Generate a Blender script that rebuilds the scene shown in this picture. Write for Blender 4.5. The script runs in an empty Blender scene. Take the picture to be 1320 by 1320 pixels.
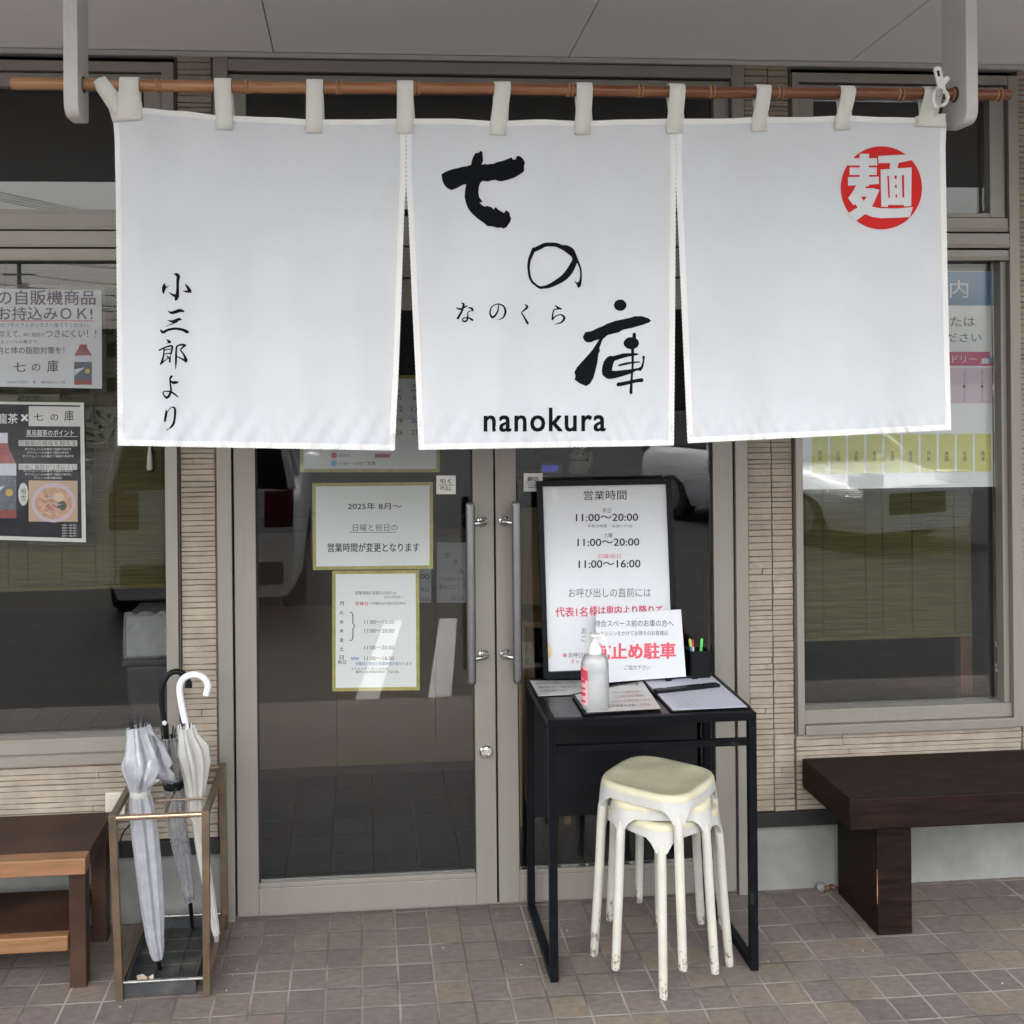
import bpy, math, random
from mathutils import Vector, Matrix
from mathutils.geometry import tessellate_polygon
R = math.radians
random.seed(7)
scn = bpy.context.scene
col = scn.collection

# ------------------------------------------------------------------ camera, sky, sun, exposure
FPX, CX, CY, SIZE = 1375.0, 585.0, 488.0, 1320.0
PSI, RHO, CAMH = R(4.97), R(0.545), 1.675
F_ = Vector((math.sin(PSI), math.cos(PSI), 0))
R0 = Vector((math.cos(PSI), -math.sin(PSI), 0)); U0 = Vector((0, 0, 1))
R_ = R0 * math.cos(RHO) - U0 * math.sin(RHO)
U_ = U0 * math.cos(RHO) + R0 * math.sin(RHO)
C_ = Vector((0, 0, CAMH))
cd = bpy.data.cameras.new('camera')
cam = bpy.data.objects.new('camera', cd); col.objects.link(cam)
cd.sensor_fit = 'HORIZONTAL'; cd.sensor_width = 36.0
cd.lens = 36.0 * FPX / SIZE
cd.shift_x = (660 - CX) / SIZE
cd.shift_y = (CY - 660) / SIZE
cd.clip_start = 0.05; cd.clip_end = 500
m = Matrix((R_, U_, -F_)).transposed().to_4x4()
m.translation = C_
cam.matrix_world = m
scn.camera = cam

SUN_EL, SUN_AZ = 62.0, 200.0          # high behind the photographer, veiled by cloud
w = bpy.data.worlds.new('World'); scn.world = w; w.use_nodes = True
nt = w.node_tree; bg = nt.nodes['Background']
sky = nt.nodes.new('ShaderNodeTexSky'); sky.sky_type = 'NISHITA'; sky.sun_disc = False
sky.sun_elevation = R(SUN_EL); sky.sun_rotation = R(SUN_AZ); sky.dust_density = 7.0; sky.air_density = 1.4
hs = nt.nodes.new('ShaderNodeHueSaturation'); hs.inputs['Saturation'].default_value = 0.30
nt.links.new(sky.outputs[0], hs.inputs['Color']); nt.links.new(hs.outputs[0], bg.inputs['Color'])
bg.inputs['Strength'].default_value = 0.15
sl = bpy.data.lights.new('sun', 'SUN'); sl.energy = 0.6; sl.angle = R(20); sl.color = (1.0, 0.965, 0.92)
so = bpy.data.objects.new('sun', sl); col.objects.link(so)
_d = Vector((math.sin(R(SUN_AZ)) * math.cos(R(SUN_EL)), math.cos(R(SUN_AZ)) * math.cos(R(SUN_EL)), math.sin(R(SUN_EL))))
so.rotation_euler = (-_d).to_track_quat('-Z', 'Y').to_euler()
so.location = (0, -6, 12)
vs = scn.view_settings
vs.view_transform = 'Standard'; vs.look = 'None'; vs.gamma = 1.0; vs.use_curve_mapping = False
vs.exposure = 2.72
scn.cycles.max_bounces = 10; scn.cycles.transparent_max_bounces = 24; scn.cycles.glossy_bounces = 5
scn.cycles.caustics_reflective = False; scn.cycles.caustics_refractive = False
scn.cycles.sample_clamp_indirect = 6.0

# ------------------------------------------------------------------ geometry helpers
def ray(px, py):
    return F_ + R_ * ((px - CX) / FPX) - U_ * ((py - CY) / FPX)
def at(px, py, Y):
    d = ray(px, py); return C_ + d * (Y / d.y)
def gnd(px, py, z=0.0):
    d = ray(px, py); return C_ + d * ((z - CAMH) / d.z)

class Surf:
    """a real plane in the place; px() finds the point of it that a spot of the photograph shows"""
    def __init__(s, o, u, v):
        s.o = Vector(o); s.u = Vector(u).normalized()
        s.n = s.u.cross(Vector(v)).normalized(); s.v = s.n.cross(s.u).normalized()
    def px(s, x, y, off=0.0):
        d = ray(x, y); t = (s.o + s.n * off - C_).dot(s.n) / d.dot(s.n)
        return C_ + d * t
def wallsurf(Y):
    return Surf((0, Y, 0), (1, 0, 0), (0, 0, 1))     # n = -Y (towards the street)

class MB:
    def __init__(s): s.v = []; s.f = []; s.m = []
    def add(s, vs, fs, mi=0):
        b = len(s.v); s.v += [Vector(p) for p in vs]
        for f in fs: s.f.append([b + i for i in f]); s.m.append(mi)
        return s
    def box(s, x0, x1, y0, y1, z0, z1, mi=0):
        vs = [(x, y, z) for z in (z0, z1) for y in (y0, y1) for x in (x0, x1)]
        return s.add(vs, [(0, 2, 3, 1), (4, 5, 7, 6), (0, 1, 5, 4), (2, 6, 7, 3), (0, 4, 6, 2), (1, 3, 7, 5)], mi)
    def hexa(s, bot, top, mi=0):
        """bot and top: four points each, same turning sense (counter-clockwise seen from top)"""
        return s.add(list(bot) + list(top), [(3, 2, 1, 0), (4, 5, 6, 7), (0, 1, 5, 4), (1, 2, 6, 5), (2, 3, 7, 6), (3, 0, 4, 7)], mi)
    def bar(s, a, b, wx, wy, up=(0, 0, 1), mi=0):
        a = Vector(a); b = Vector(b); d = (b - a).normalized(); u = Vector(up)
        if abs(d.dot(u)) > 0.95: u = Vector((0, 1, 0))
        x = d.cross(u).normalized(); y = x.cross(d).normalized()
        q = lambda c: [c - x * wx / 2 - y * wy / 2, c + x * wx / 2 - y * wy / 2, c + x * wx / 2 + y * wy / 2, c - x * wx / 2 + y * wy / 2]
        vs = q(a) + q(b)
        return s.add(vs, [(0, 1, 2, 3), (7, 6, 5, 4), (0, 4, 5, 1), (1, 5, 6, 2), (2, 6, 7, 3), (3, 7, 4, 0)], mi)
    def tube(s, pts, r, n=10, mi=0, cap=True):
        pts = [Vector(p) for p in pts]; k = len(pts)
        rs = r if isinstance(r, (list, tuple)) else [r] * k
        ref = None; rings = []
        for i, p in enumerate(pts):
            d = (pts[min(i + 1, k - 1)] - pts[max(i - 1, 0)]).normalized()
            if ref is None:
                ref = Vector((0, 0, 1)) if abs(d.z) < 0.9 else Vector((0, 1, 0))
            x = d.cross(ref).normalized(); y = x.cross(d).normalized(); ref = y
            rings.append([p + (x * math.cos(2 * math.pi * j / n) + y * math.sin(2 * math.pi * j / n)) * rs[i] for j in range(n)])
        vs = [v for g in rings for v in g]; fs = []
        for i in range(k - 1):
            for j in range(n):
                fs.append((i * n + j, i * n + (j + 1) % n, (i + 1) * n + (j + 1) % n, (i + 1) * n + j))
        if cap:
            fs.append(tuple(range(n - 1, -1, -1))); fs.append(tuple((k - 1) * n + j for j in range(n)))
        return s.add(vs, fs, mi)
    def lathe(s, o, prof, n=24, axis=(0, 0, 1), sx=1.0, sy=1.0, mi=0):
        o = Vector(o); a = Vector(axis).normalized()
        x = a.orthogonal().normalized() if abs(a.z) < 0.99 else Vector((1, 0, 0)); y = a.cross(x)
        vs = [o + a * h + (x * math.cos(2 * math.pi * j / n) * sx + y * math.sin(2 * math.pi * j / n) * sy) * r for (r, h) in prof for j in range(n)]
        k = len(prof)
        fs = [(i * n + j, i * n + (j + 1) % n, (i + 1) * n + (j + 1) % n, (i + 1) * n + j) for i in range(k - 1) for j in range(n)]
        fs.append(tuple(range(n - 1, -1, -1))); fs.append(tuple((k - 1) * n + j for j in range(n)))
        return s.add(vs, fs, mi)
    def prism(s, poly, d, mi=0):
        """a flat outline of 3-D points pushed along vector d"""
        k = len(poly); d = Vector(d); poly = [Vector(p) for p in poly]
        tri = tessellate_polygon([poly])
        vs = poly + [p + d for p in poly]
        fs = [tuple(t) for t in tri] + [tuple(i + k for i in reversed(t)) for t in tri]
        fs += [(i, (i + 1) % k, (i + 1) % k + k, i + k) for i in range(k)]
        return s.add(vs, fs, mi)
    def grid(s, P, mi=0, flip=False):
        r = len(P); c = len(P[0]); vs = [p for row in P for p in row]; fs = []
        for i in range(r - 1):
            for j in range(c - 1):
                q = (i * c + j, i * c + j + 1, (i + 1) * c + j + 1, (i + 1) * c + j)
                fs.append(q[::-1] if flip else q)
        return s.add(vs, fs, mi)

ORG = {}
def root(name, loc, label, cat, group=None, rz=0.0):
    o = bpy.data.objects.new(name, None); col.objects.link(o)
    o.empty_display_size = 0.05
    o.location = loc; o.rotation_euler = (0, 0, rz); ORG[o] = Vector(loc)
    return tag(o, label, cat, group)
def tag(o, label=None, cat=None, group=None, kind=None):
    if label: o['label'] = label
    if cat: o['category'] = cat
    if group: o['group'] = group
    if kind: o['kind'] = kind
    return o
def obj(name, mb, mats, parent=None, org=None, bevel=0.0, smooth=35.0, local=False, fixn=True):
    """one mesh object; vertices come in world metres (or in the parent's own frame with local=True)"""
    if not isinstance(mats, (list, tuple)): mats = [mats]
    if parent is not None: off = Vector((0, 0, 0)) if local else ORG[parent]
    else: off = Vector(org) if org is not None else Vector((0, 0, 0))
    me = bpy.data.meshes.new(name)
    me.from_pydata([tuple(v - off) for v in mb.v], [], mb.f)
    for k in mats: me.materials.append(k)
    me.polygons.foreach_set('material_index', mb.m)
    if fixn:
        import bmesh
        bm = bmesh.new(); bm.from_mesh(me); bmesh.ops.recalc_face_normals(bm, faces=bm.faces); bm.to_mesh(me); bm.free()
    if smooth is not None:
        me.polygons.foreach_set('use_smooth', [True] * len(me.polygons)); me.set_sharp_from_angle(angle=R(smooth))
    me.update()
    o = bpy.data.objects.new(name, me); col.objects.link(o)
    if parent is not None:
        o.parent = parent; ORG[o] = off
    else:
        o.location = off; ORG[o] = off
    if bevel:
        b = o.modifiers.new('bevel', 'BEVEL'); b.width = bevel; b.segments = 2; b.limit_method = 'ANGLE'; b.angle_limit = R(40)
    return o
def clone(o, parent=None):
    c = o.copy(); col.objects.link(c)
    if parent is not None: c.parent = parent
    for ch in list(o.children): clone(ch, c)
    return c

# ------------------------------------------------------------------ materials
MATS = {}
def mat(name, c, rough=0.5, metal=0.0, spec=0.5, var=0.0, vscale=20.0, bump=0.0, bscale=200.0, c2=None, cscale=8.0, cpos=(0.4, 0.65), stretch=None, coat=0.0):
    if name in MATS: return MATS[name]
    M = bpy.data.materials.new(name); M.use_nodes = True; nt = M.node_tree; N = nt.nodes; L = nt.links
    p = N['Principled BSDF']
    p.inputs['Roughness'].default_value = rough; p.inputs['Metallic'].default_value = metal
    p.inputs['Specular IOR Level'].default_value = spec; p.inputs['Coat Weight'].default_value = coat
    p.inputs['Base Color'].default_value = (*c, 1)
    tc = N.new('ShaderNodeTexCoord'); src = tc.outputs['Object']
    if stretch:
        mp = N.new('ShaderNodeMapping'); mp.inputs['Scale'].default_value = stretch; L.new(src, mp.inputs['Vector']); src = mp.outputs[0]
    out = None
    if c2:
        n = N.new('ShaderNodeTexNoise'); n.inputs['Scale'].default_value = cscale; n.inputs['Detail'].default_value = 6; n.inputs['Roughness'].default_value = 0.65
        L.new(src, n.inputs['Vector'])
        r = N.new('ShaderNodeValToRGB'); r.color_ramp.elements[0].position = cpos[0]; r.color_ramp.elements[1].position = cpos[1]
        r.color_ramp.elements[0].color = (*c, 1); r.color_ramp.elements[1].color = (*c2, 1)
        L.new(n.outputs['Fac'], r.inputs['Fac']); out = r.outputs['Color']
    if var:
        n = N.new('ShaderNodeTexNoise'); n.inputs['Scale'].default_value = vscale; n.inputs['Detail'].default_value = 5
        L.new(src, n.inputs['Vector'])
        mr = N.new('ShaderNodeMapRange'); mr.inputs['From Min'].default_value = 0.3; mr.inputs['From Max'].default_value = 0.7
        mr.inputs['To Min'].default_value = 1 - var; mr.inputs['To Max'].default_value = 1 + var
        L.new(n.outputs['Fac'], mr.inputs['Value'])
        mx = N.new('ShaderNodeMix'); mx.data_type = 'RGBA'; mx.blend_type = 'MULTIPLY'; mx.inputs['Factor'].default_value = 1
        if out: L.new(out, mx.inputs['A'])
        else: mx.inputs['A'].default_value = (*c, 1)
        L.new(mr.outputs[0], mx.inputs['B']); out = mx.outputs['Result']
        mr2 = N.new('ShaderNodeMapRange'); mr2.inputs['To Min'].default_value = max(0.02, rough - 0.12); mr2.inputs['To Max'].default_value = min(1, rough + 0.12)
        L.new(n.outputs['Fac'], mr2.inputs['Value']); L.new(mr2.outputs[0], p.inputs['Roughness'])
    if out: L.new(out, p.inputs['Base Color'])
    if bump:
        n = N.new('ShaderNodeTexNoise'); n.inputs['Scale'].default_value = bscale; n.inputs['Detail'].default_value = 4
        L.new(src, n.inputs['Vector'])
        b = N.new('ShaderNodeBump'); b.inputs['Strength'].default_value = bump; b.inputs['Distance'].default_value = 0.002
        L.new(n.outputs['Fac'], b.inputs['Height']); L.new(b.outputs[0], p.inputs['Normal'])
    MATS[name] = M
    return M
def clear(name, tint, refl_rough=0.0, body=0.0, bodycol=(0.8, 0.8, 0.8), wr=0.0, bvar=0.1, ior=1.46, wb=0.35):
    """window glass or clear plastic: sees through, mirrors by Fresnel, with a share of milky body"""
    M = bpy.data.materials.new(name); M.use_nodes = True; nt = M.node_tree; N = nt.nodes; L = nt.links
    N.remove(N['Principled BSDF']); out = N['Material Output']
    t = N.new('ShaderNodeBsdfTransparent'); t.inputs['Color'].default_value = (*tint, 1)
    g = N.new('ShaderNodeBsdfGlossy'); g.inputs['Roughness'].default_value = refl_rough
    f = N.new('ShaderNodeFresnel'); f.inputs['IOR'].default_value = ior
    src = t.outputs[0]
    if body:
        d = N.new('ShaderNodeBsdfDiffuse'); d.inputs['Color'].default_value = (*bodycol, 1)
        tl = N.new('ShaderNodeBsdfTranslucent'); tl.inputs['Color'].default_value = (*bodycol, 1)
        m0 = N.new('ShaderNodeMixShader'); m0.inputs[0].default_value = 0.4; L.new(d.outputs[0], m0.inputs[1]); L.new(tl.outputs[0], m0.inputs[2])
        m1 = N.new('ShaderNodeMixShader')
        L.new(src, m1.inputs[1]); L.new(m0.outputs[0], m1.inputs[2]); src = m1.outputs[0]
        tc = N.new('ShaderNodeTexCoord'); n = N.new('ShaderNodeTexNoise'); n.inputs['Scale'].default_value = 30; n.inputs['Detail'].default_value = 4
        L.new(tc.outputs['Object'], n.inputs['Vector'])
        mr = N.new('ShaderNodeMapRange'); mr.inputs['From Min'].default_value = 0.3; mr.inputs['From Max'].default_value = 0.7
        mr.inputs['To Min'].default_value = max(0, body - bvar); mr.inputs['To Max'].default_value = min(1, body + bvar)
        L.new(n.outputs['Fac'], mr.inputs['Value']); L.new(mr.outputs[0], m1.inputs[0])
    if wr:
        tc = N.new('ShaderNodeTexCoord'); n = N.new('ShaderNodeTexNoise'); n.inputs['Scale'].default_value = wr; n.inputs['Detail'].default_value = 2
        b = N.new('ShaderNodeBump'); b.inputs['Strength'].default_value = wb; b.inputs['Distance'].default_value = 0.01
        L.new(tc.outputs['Object'], n.inputs['Vector']); L.new(n.outputs['Fac'], b.inputs['Height'])
        L.new(b.outputs[0], g.inputs['Normal']); L.new(b.outputs[0], f.inputs['Normal'])
    mx = N.new('ShaderNodeMixShader'); L.new(f.outputs[0], mx.inputs[0]); L.new(src, mx.inputs[1]); L.new(g.outputs[0], mx.inputs[2])
    L.new(mx.outputs[0], out.inputs['Surface'])
    MATS[name] = M
    return M

ALU = mat('aluminium', (0.235, 0.22, 0.192), 0.42, 0.35, var=0.025, vscale=3, bump=0.012, bscale=300, stretch=(30, 30, 1))
ALUD = mat('aluminium_dark', (0.21, 0.195, 0.17), 0.45, 0.35, var=0.06, vscale=3)
GAP = mat('rubber_gap', (0.012, 0.012, 0.012), 0.7)
GLASS = clear('window_glass', (0.982, 0.988, 0.982))
STEEL = mat('steel', (0.50, 0.50, 0.49), 0.28, 1.0, var=0.05, vscale=40)
BLACKM = mat('black_paint', (0.0055, 0.006, 0.008), 0.36, spec=0.04, var=0.15, vscale=30, bump=0.05, bscale=120, c2=(0.024, 0.024, 0.026), cscale=26, cpos=(0.62, 0.76))
BLACKP = mat('black_plastic', (0.0065, 0.007, 0.009), 0.45, spec=0.15)
PAPER = mat('paper', (0.575, 0.595, 0.62), 0.55, spec=.3, var=0.03, vscale=6)
PAPERB = mat('paper_brightened', (0.74, 0.77, 0.78), 0.55, var=0.02, vscale=6)  # brightened copy of the paper, offsets light lost behind the glass
PAPERW = mat('paper_warm', (0.56, 0.555, 0.535), 0.5, var=0.03, vscale=8)
INK = mat('ink_black', (0.015, 0.015, 0.018), 0.7, spec=0.1)
INKG = mat('ink_grey', (0.10, 0.10, 0.11), 0.7, spec=0.1)
INKR = mat('ink_red', (0.52, 0.035, 0.06), 0.6)
INKP = mat('ink_pink', (0.55, 0.10, 0.18), 0.6)
INKB = mat('ink_blue', (0.05, 0.15, 0.40), 0.6)
INKW = mat('ink_white', (0.72, 0.73, 0.75), 0.6)
TAPE = mat('yellow_tape', (0.36, 0.315, 0.085), 0.45, var=0.15, vscale=40)

# ------------------------------------------------------------------ lettering
_cu = bpy.data.curves.new('lettering', 'FONT')
_to = bpy.data.objects.new('lettering_source', _cu); col.objects.link(_to)
_tcache = {}
def glyphs(body, bold=0.0, spacing=1.0):
    k = (body, bold, spacing)
    if k not in _tcache:
        _cu.body = body; _cu.offset = bold; _cu.space_character = spacing; _cu.resolution_u = 3
        bpy.context.view_layer.update()
        e = _to.evaluated_get(bpy.context.evaluated_depsgraph_get())
        me = bpy.data.meshes.new_from_object(e)
        vs = [(v.co.x, v.co.y) for v in me.vertices]; fs = [tuple(p.vertices) for p in me.polygons]
        bpy.data.meshes.remove(me)
        xs = [v[0] for v in vs]; ys = [v[1] for v in vs]
        _tcache[k] = (vs, fs, min(xs), max(xs), min(ys), max(ys))
    return _tcache[k]
def write(mb, place, body, box, mi=0, bold=0.0, slope=0.0, spacing=1.0, vertical=False):
    """set a line of type so it fills box = (x0,y0,x1,y1) of the sheet; place(x,y) gives the point on the sheet"""
    x0, y0, x1, y1 = box
    if vertical:
        n = len(body); h = (y1 - y0) / n
        for i, ch in enumerate(body): write(mb, place, ch, (x0, y0 + i * h + h * .06, x1, y0 + (i + 1) * h - h * .06), mi, bold)
        return
    vs, fs, a, b, c, d = glyphs(body, min(bold, 0.0), spacing)
    em = (y1 - y0) / (d - c) * bold if bold > 0 else 0
    for k, (ex, ey) in enumerate([(0, 0)] if em <= 0 else [(0, 0), (em, em * .7), (-em, em * .7), (em, -em * .7), (-em, -em * .7)]):
        out = []
        for x, y in vs:
            px = x0 + (x - a) / (b - a) * (x1 - x0) + ex; py = y1 - (y - c) / (d - c) * (y1 - y0) + ey
            p_ = (px, py + slope * (px - (x0 + x1) / 2))
            out.append(place(*p_, k * .00003) if em > 0 else place(*p_))
        mb.add(out, fs, mi)
def cmr(p, n=6):
    out = []
    for i in range(len(p) - 1):
        a, b, c, d = p[max(i - 1, 0)], p[i], p[i + 1], p[min(i + 2, len(p) - 1)]
        for k in range(n):
            t = k / n
            out.append(tuple(0.5 * (2 * b[j] + (c[j] - a[j]) * t + (2 * a[j] - 5 * b[j] + 4 * c[j] - d[j]) * t * t + (-a[j] + 3 * b[j] - 3 * c[j] + d[j]) * t ** 3) for j in range(len(b))))
    out.append(tuple(p[-1])); return out
def fillpoly(mb, place, pts, mi=0):
    tri = tessellate_polygon([[Vector((x, y, 0)) for x, y in pts]])
    mb.add([place(x, y) for x, y in pts], [tuple(t) for t in tri], mi)
def brush(mb, place, pts, k, ox, oy, mi=0):
    """one brush stroke: (x, y, width) along its middle, in 1/k units from (ox, oy)"""
    q = cmr(pts, 6); L = []; Rr = []
    for i, (x, y, wd) in enumerate(q):
        a = q[max(i - 1, 0)]; b = q[min(i + 1, len(q) - 1)]
        dx, dy = b[0] - a[0], b[1] - a[1]; l = math.hypot(dx, dy) or 1
        nx, ny = -dy / l * wd / 2, dx / l * wd / 2
        L.append((ox + (x + nx) / k, oy + (y + ny) / k)); Rr.append((ox + (x - nx) / k, oy + (y - ny) / k))
    n = len(L)
    mb.add([place(*p) for p in L] + [place(*p) for p in Rr], [(i, i + 1, n + i + 1, n + i) for i in range(n - 1)], mi)
    for (x, y, wd) in (q[0], q[-1]):
        r = wd / 2 * 0.98
        fillpoly(mb, place, [(ox + (x + r * math.cos(t * math.pi / 5)) / k, oy + (y + r * math.sin(t * math.pi / 5)) / k) for t in range(10)], mi)
def rectpx(mb, place, x0, y0, x1, y1, mi=0, slope=0.0):
    f = lambda x, y: place(x, y + slope * (x - (x0 + x1) / 2))
    mb.add([f(x0, y1), f(x1, y1), f(x1, y0), f(x0, y0)], [(0, 1, 2, 3)], mi)
def sheet(mb, S, corners, th=0.001, off=0.0, mi=0):
    """a thin solid sheet lying on plane S; corners TL, TR, BR, BL as seen"""
    b = [S.px(x, y, off) for x, y in corners]; t = [p + S.n * th for p in b]
    mb.hexa([b[3], b[2], b[1], b[0]], [t[3], t[2], t[1], t[0]], mi)
# ------------------------------------------------------------------ the setting
WY = 3.36                                            # face of the shop wall
def tile_mat(name, size, ox, oy, cols, grout, gw, rough, bumpd, gvar=0.5):
    M = bpy.data.materials.new(name); M.use_nodes = True; nt = M.node_tree; N = nt.nodes; L = nt.links
    p = N['Principled BSDF']; geo = N.new('ShaderNodeNewGeometry')
    mp = N.new('ShaderNodeMapping'); mp.inputs['Location'].default_value = (-ox / size, -oy / size, 0); mp.inputs['Scale'].default_value = (1 / size, 1 / size, 1)
    L.new(geo.outputs['Position'], mp.inputs['Vector'])
    sx = N.new('ShaderNodeSeparateXYZ')
    nz = N.new('ShaderNodeTexNoise'); nz.inputs['Scale'].default_value = 3.0; nz.inputs['Detail'].default_value = 4
    L.new(mp.outputs[0], nz.inputs['Vector'])
    # slightly ragged joints
    wob = N.new('ShaderNodeVectorMath'); wob.operation = 'SCALE'; wob.inputs['Scale'].default_value = 0.018
    cen = N.new('ShaderNodeVectorMath'); cen.operation = 'SUBTRACT'; cen.inputs[1].default_value = (0.5, 0.5, 0.5)
    L.new(nz.outputs['Color'], cen.inputs[0]); L.new(cen.outputs[0], wob.inputs[0])
    ad = N.new('ShaderNodeVectorMath'); ad.operation = 'ADD'; L.new(mp.outputs[0], ad.inputs[0]); L.new(wob.outputs[0], ad.inputs[1])
    L.new(ad.outputs[0], sx.inputs[0])
    def math_(op, a, b=None, v=None):
        n = N.new('ShaderNodeMath'); n.operation = op
        if hasattr(a, 'is_linked') or a.__class__.__name__.startswith('NodeSocket'): L.new(a, n.inputs[0])
        else: n.inputs[0].default_value = a
        if b is not None:
            if b.__class__.__name__.startswith('NodeSocket'): L.new(b, n.inputs[1])
            else: n.inputs[1].default_value = b
        return n.outputs[0]
    def dist(s):
        f = math_('FRACT', s); d = math_('SUBTRACT', f, 0.5); return math_('ABSOLUTE', d)     # 0.5 at a joint
    e = math_('MAXIMUM', dist(sx.outputs['X']), dist(sx.outputs['Y']))
    mr = N.new('ShaderNodeMapRange'); mr.inputs['From Min'].default_value = 0.5 - gw * 1.35; mr.inputs['From Max'].default_value = 0.5 - gw * 0.75
    L.new(e, mr.inputs['Value'])
    fl = N.new('ShaderNodeVectorMath'); fl.operation = 'FLOOR'; L.new(ad.outputs[0], fl.inputs[0])
    cmb = N.new('ShaderNodeSeparateXYZ'); L.new(fl.outputs[0], cmb.inputs[0])
    cc = N.new('ShaderNodeCombineXYZ'); L.new(cmb.outputs['X'], cc.inputs['X']); L.new(cmb.outputs['Y'], cc.inputs['Y'])
    wn = N.new('ShaderNodeTexWhiteNoise'); wn.noise_dimensions = '3D'; L.new(cc.outputs[0], wn.inputs['Vector'])
    rp = N.new('ShaderNodeValToRGB'); rp.color_ramp.interpolation = 'LINEAR'
    while len(rp.color_ramp.elements) < len(cols): rp.color_ramp.elements.new(0.5)
    for i, c in enumerate(cols):
        rp.color_ramp.elements[i].position = i / (len(cols) - 1); rp.color_ramp.elements[i].color = (*c, 1)
    L.new(wn.outputs['Value'], rp.inputs['Fac'])
    # cloudy fired clay, wear, scattered dirt
    n2 = N.new('ShaderNodeTexNoise'); n2.inputs['Scale'].default_value = 34; n2.inputs['Detail'].default_value = 8; n2.inputs['Roughness'].default_value = 0.7
    mpf = N.new('ShaderNodeMapping'); mpf.inputs['Scale'].default_value = (1, 2.2, 1); L.new(geo.outputs['Position'], mpf.inputs['Vector']); L.new(mpf.outputs[0], n2.inputs['Vector'])
    m2 = N.new('ShaderNodeMapRange'); m2.inputs['From Min'].default_value = 0.3; m2.inputs['From Max'].default_value = 0.7; m2.inputs['To Min'].default_value = 0.70; m2.inputs['To Max'].default_value = 1.32
    L.new(n2.outputs['Fac'], m2.inputs['Value'])
    n3 = N.new('ShaderNodeTexNoise'); n3.inputs['Scale'].default_value = 1.6; n3.inputs['Detail'].default_value = 5
    L.new(geo.outputs['Position'], n3.inputs['Vector'])
    m3 = N.new('ShaderNodeMapRange'); m3.inputs['From Min'].default_value = 0.35; m3.inputs['From Max'].default_value = 0.65; m3.inputs['To Min'].default_value = 0.84; m3.inputs['To Max'].default_value = 1.1
    L.new(n3.outputs['Fac'], m3.inputs['Value'])
    mul = math_('MULTIPLY', m2.outputs[0], m3.outputs[0])
    x1 = N.new('ShaderNodeMix'); x1.data_type = 'RGBA'; x1.blend_type = 'MULTIPLY'; x1.inputs['Factor'].default_value = 1
    L.new(rp.outputs['Color'], x1.inputs['A']); L.new(mul, x1.inputs['B'])
    # joints: pale mortar in some runs, dark and dirty in others
    n4 = N.new('ShaderNodeTexNoise'); n4.inputs['Scale'].default_value = 4.5; n4.inputs['Detail'].default_value = 3
    L.new(geo.outputs['Position'], n4.inputs['Vector'])
    r4 = N.new('ShaderNodeValToRGB'); r4.color_ramp.elements[0].position = 0.42; r4.color_ramp.elements[1].position = 0.62
    r4.color_ramp.elements[0].color = (*[g * gvar for g in grout], 1); r4.color_ramp.elements[1].color = (*grout, 1)
    L.new(n4.outputs['Fac'], r4.inputs['Fac'])
    x2 = N.new('ShaderNodeMix'); x2.data_type = 'RGBA'; L.new(mr.outputs[0], x2.inputs['Factor']); L.new(x1.outputs['Result'], x2.inputs['A']); L.new(r4.outputs['Color'], x2.inputs['B'])
    L.new(x2.outputs['Result'], p.inputs['Base Color'])
    p.inputs['Roughness'].default_value = rough
    b = N.new('ShaderNodeBump'); b.inputs['Strength'].default_value = 0.6; b.inputs['Distance'].default_value = bumpd
    inv = math_('SUBTRACT', 1.0, mr.outputs[0]); hh = math_('MULTIPLY', n2.outputs['Fac'], 0.35); s3 = math_('ADD', inv, hh)
    L.new(s3, b.inputs['Height']); L.new(b.outputs[0], p.inputs['Normal'])
    MATS[name] = M
    return M

PAVE = tile_mat('paving_tiles', 0.1, 0.0872, 0.054, [(0.124, 0.101, 0.093), (0.140, 0.115, 0.099), (0.104, 0.088, 0.083), (0.156, 0.125, 0.098), (0.128, 0.104, 0.098)], (0.225, 0.205, 0.185), 0.030, 0.62, 0.002, 0.36)
ASPH = mat('asphalt', (0.028, 0.027, 0.026), 0.9, var=0.25, vscale=6, bump=0.8, bscale=180)
WPAINT = mat('road_paint', (0.62, 0.62, 0.60), 0.7, var=0.12, vscale=12)
CONC = mat('concrete', (0.17, 0.174, 0.164), 0.85, var=0.10, vscale=9, bump=0.25, bscale=60, c2=(0.22, 0.224, 0.212), cscale=5)
b = MB(); b.box(-7, 8, 1.15, WY + 0.03, -0.15, 0.0)
tag(obj('pavement', b, PAVE, bevel=0.0), kind='structure')
b = MB(); b.box(-120, 120, -160, 1.145, -0.14, -0.10)
tag(obj('parking_lot', b, ASPH), kind='structure')
b = MB()
for x, ya in ((-.002, .97), (.403, 1.0)):
    q = lambda y, w_: (x - .107 * (y - .98) + w_, y)
    b.hexa([(*q(-1.1, -.065), -.0999), (*q(-1.1, .065), -.0999), (*q(ya, .065), -.0999), (*q(ya, -.065), -.0999)], [(*q(-1.1, -.065), -.096), (*q(-1.1, .065), -.096), (*q(ya, .065), -.096), (*q(ya, -.065), -.096)])
tag(obj('parking_markings', b, WPAINT), kind='structure')

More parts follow.
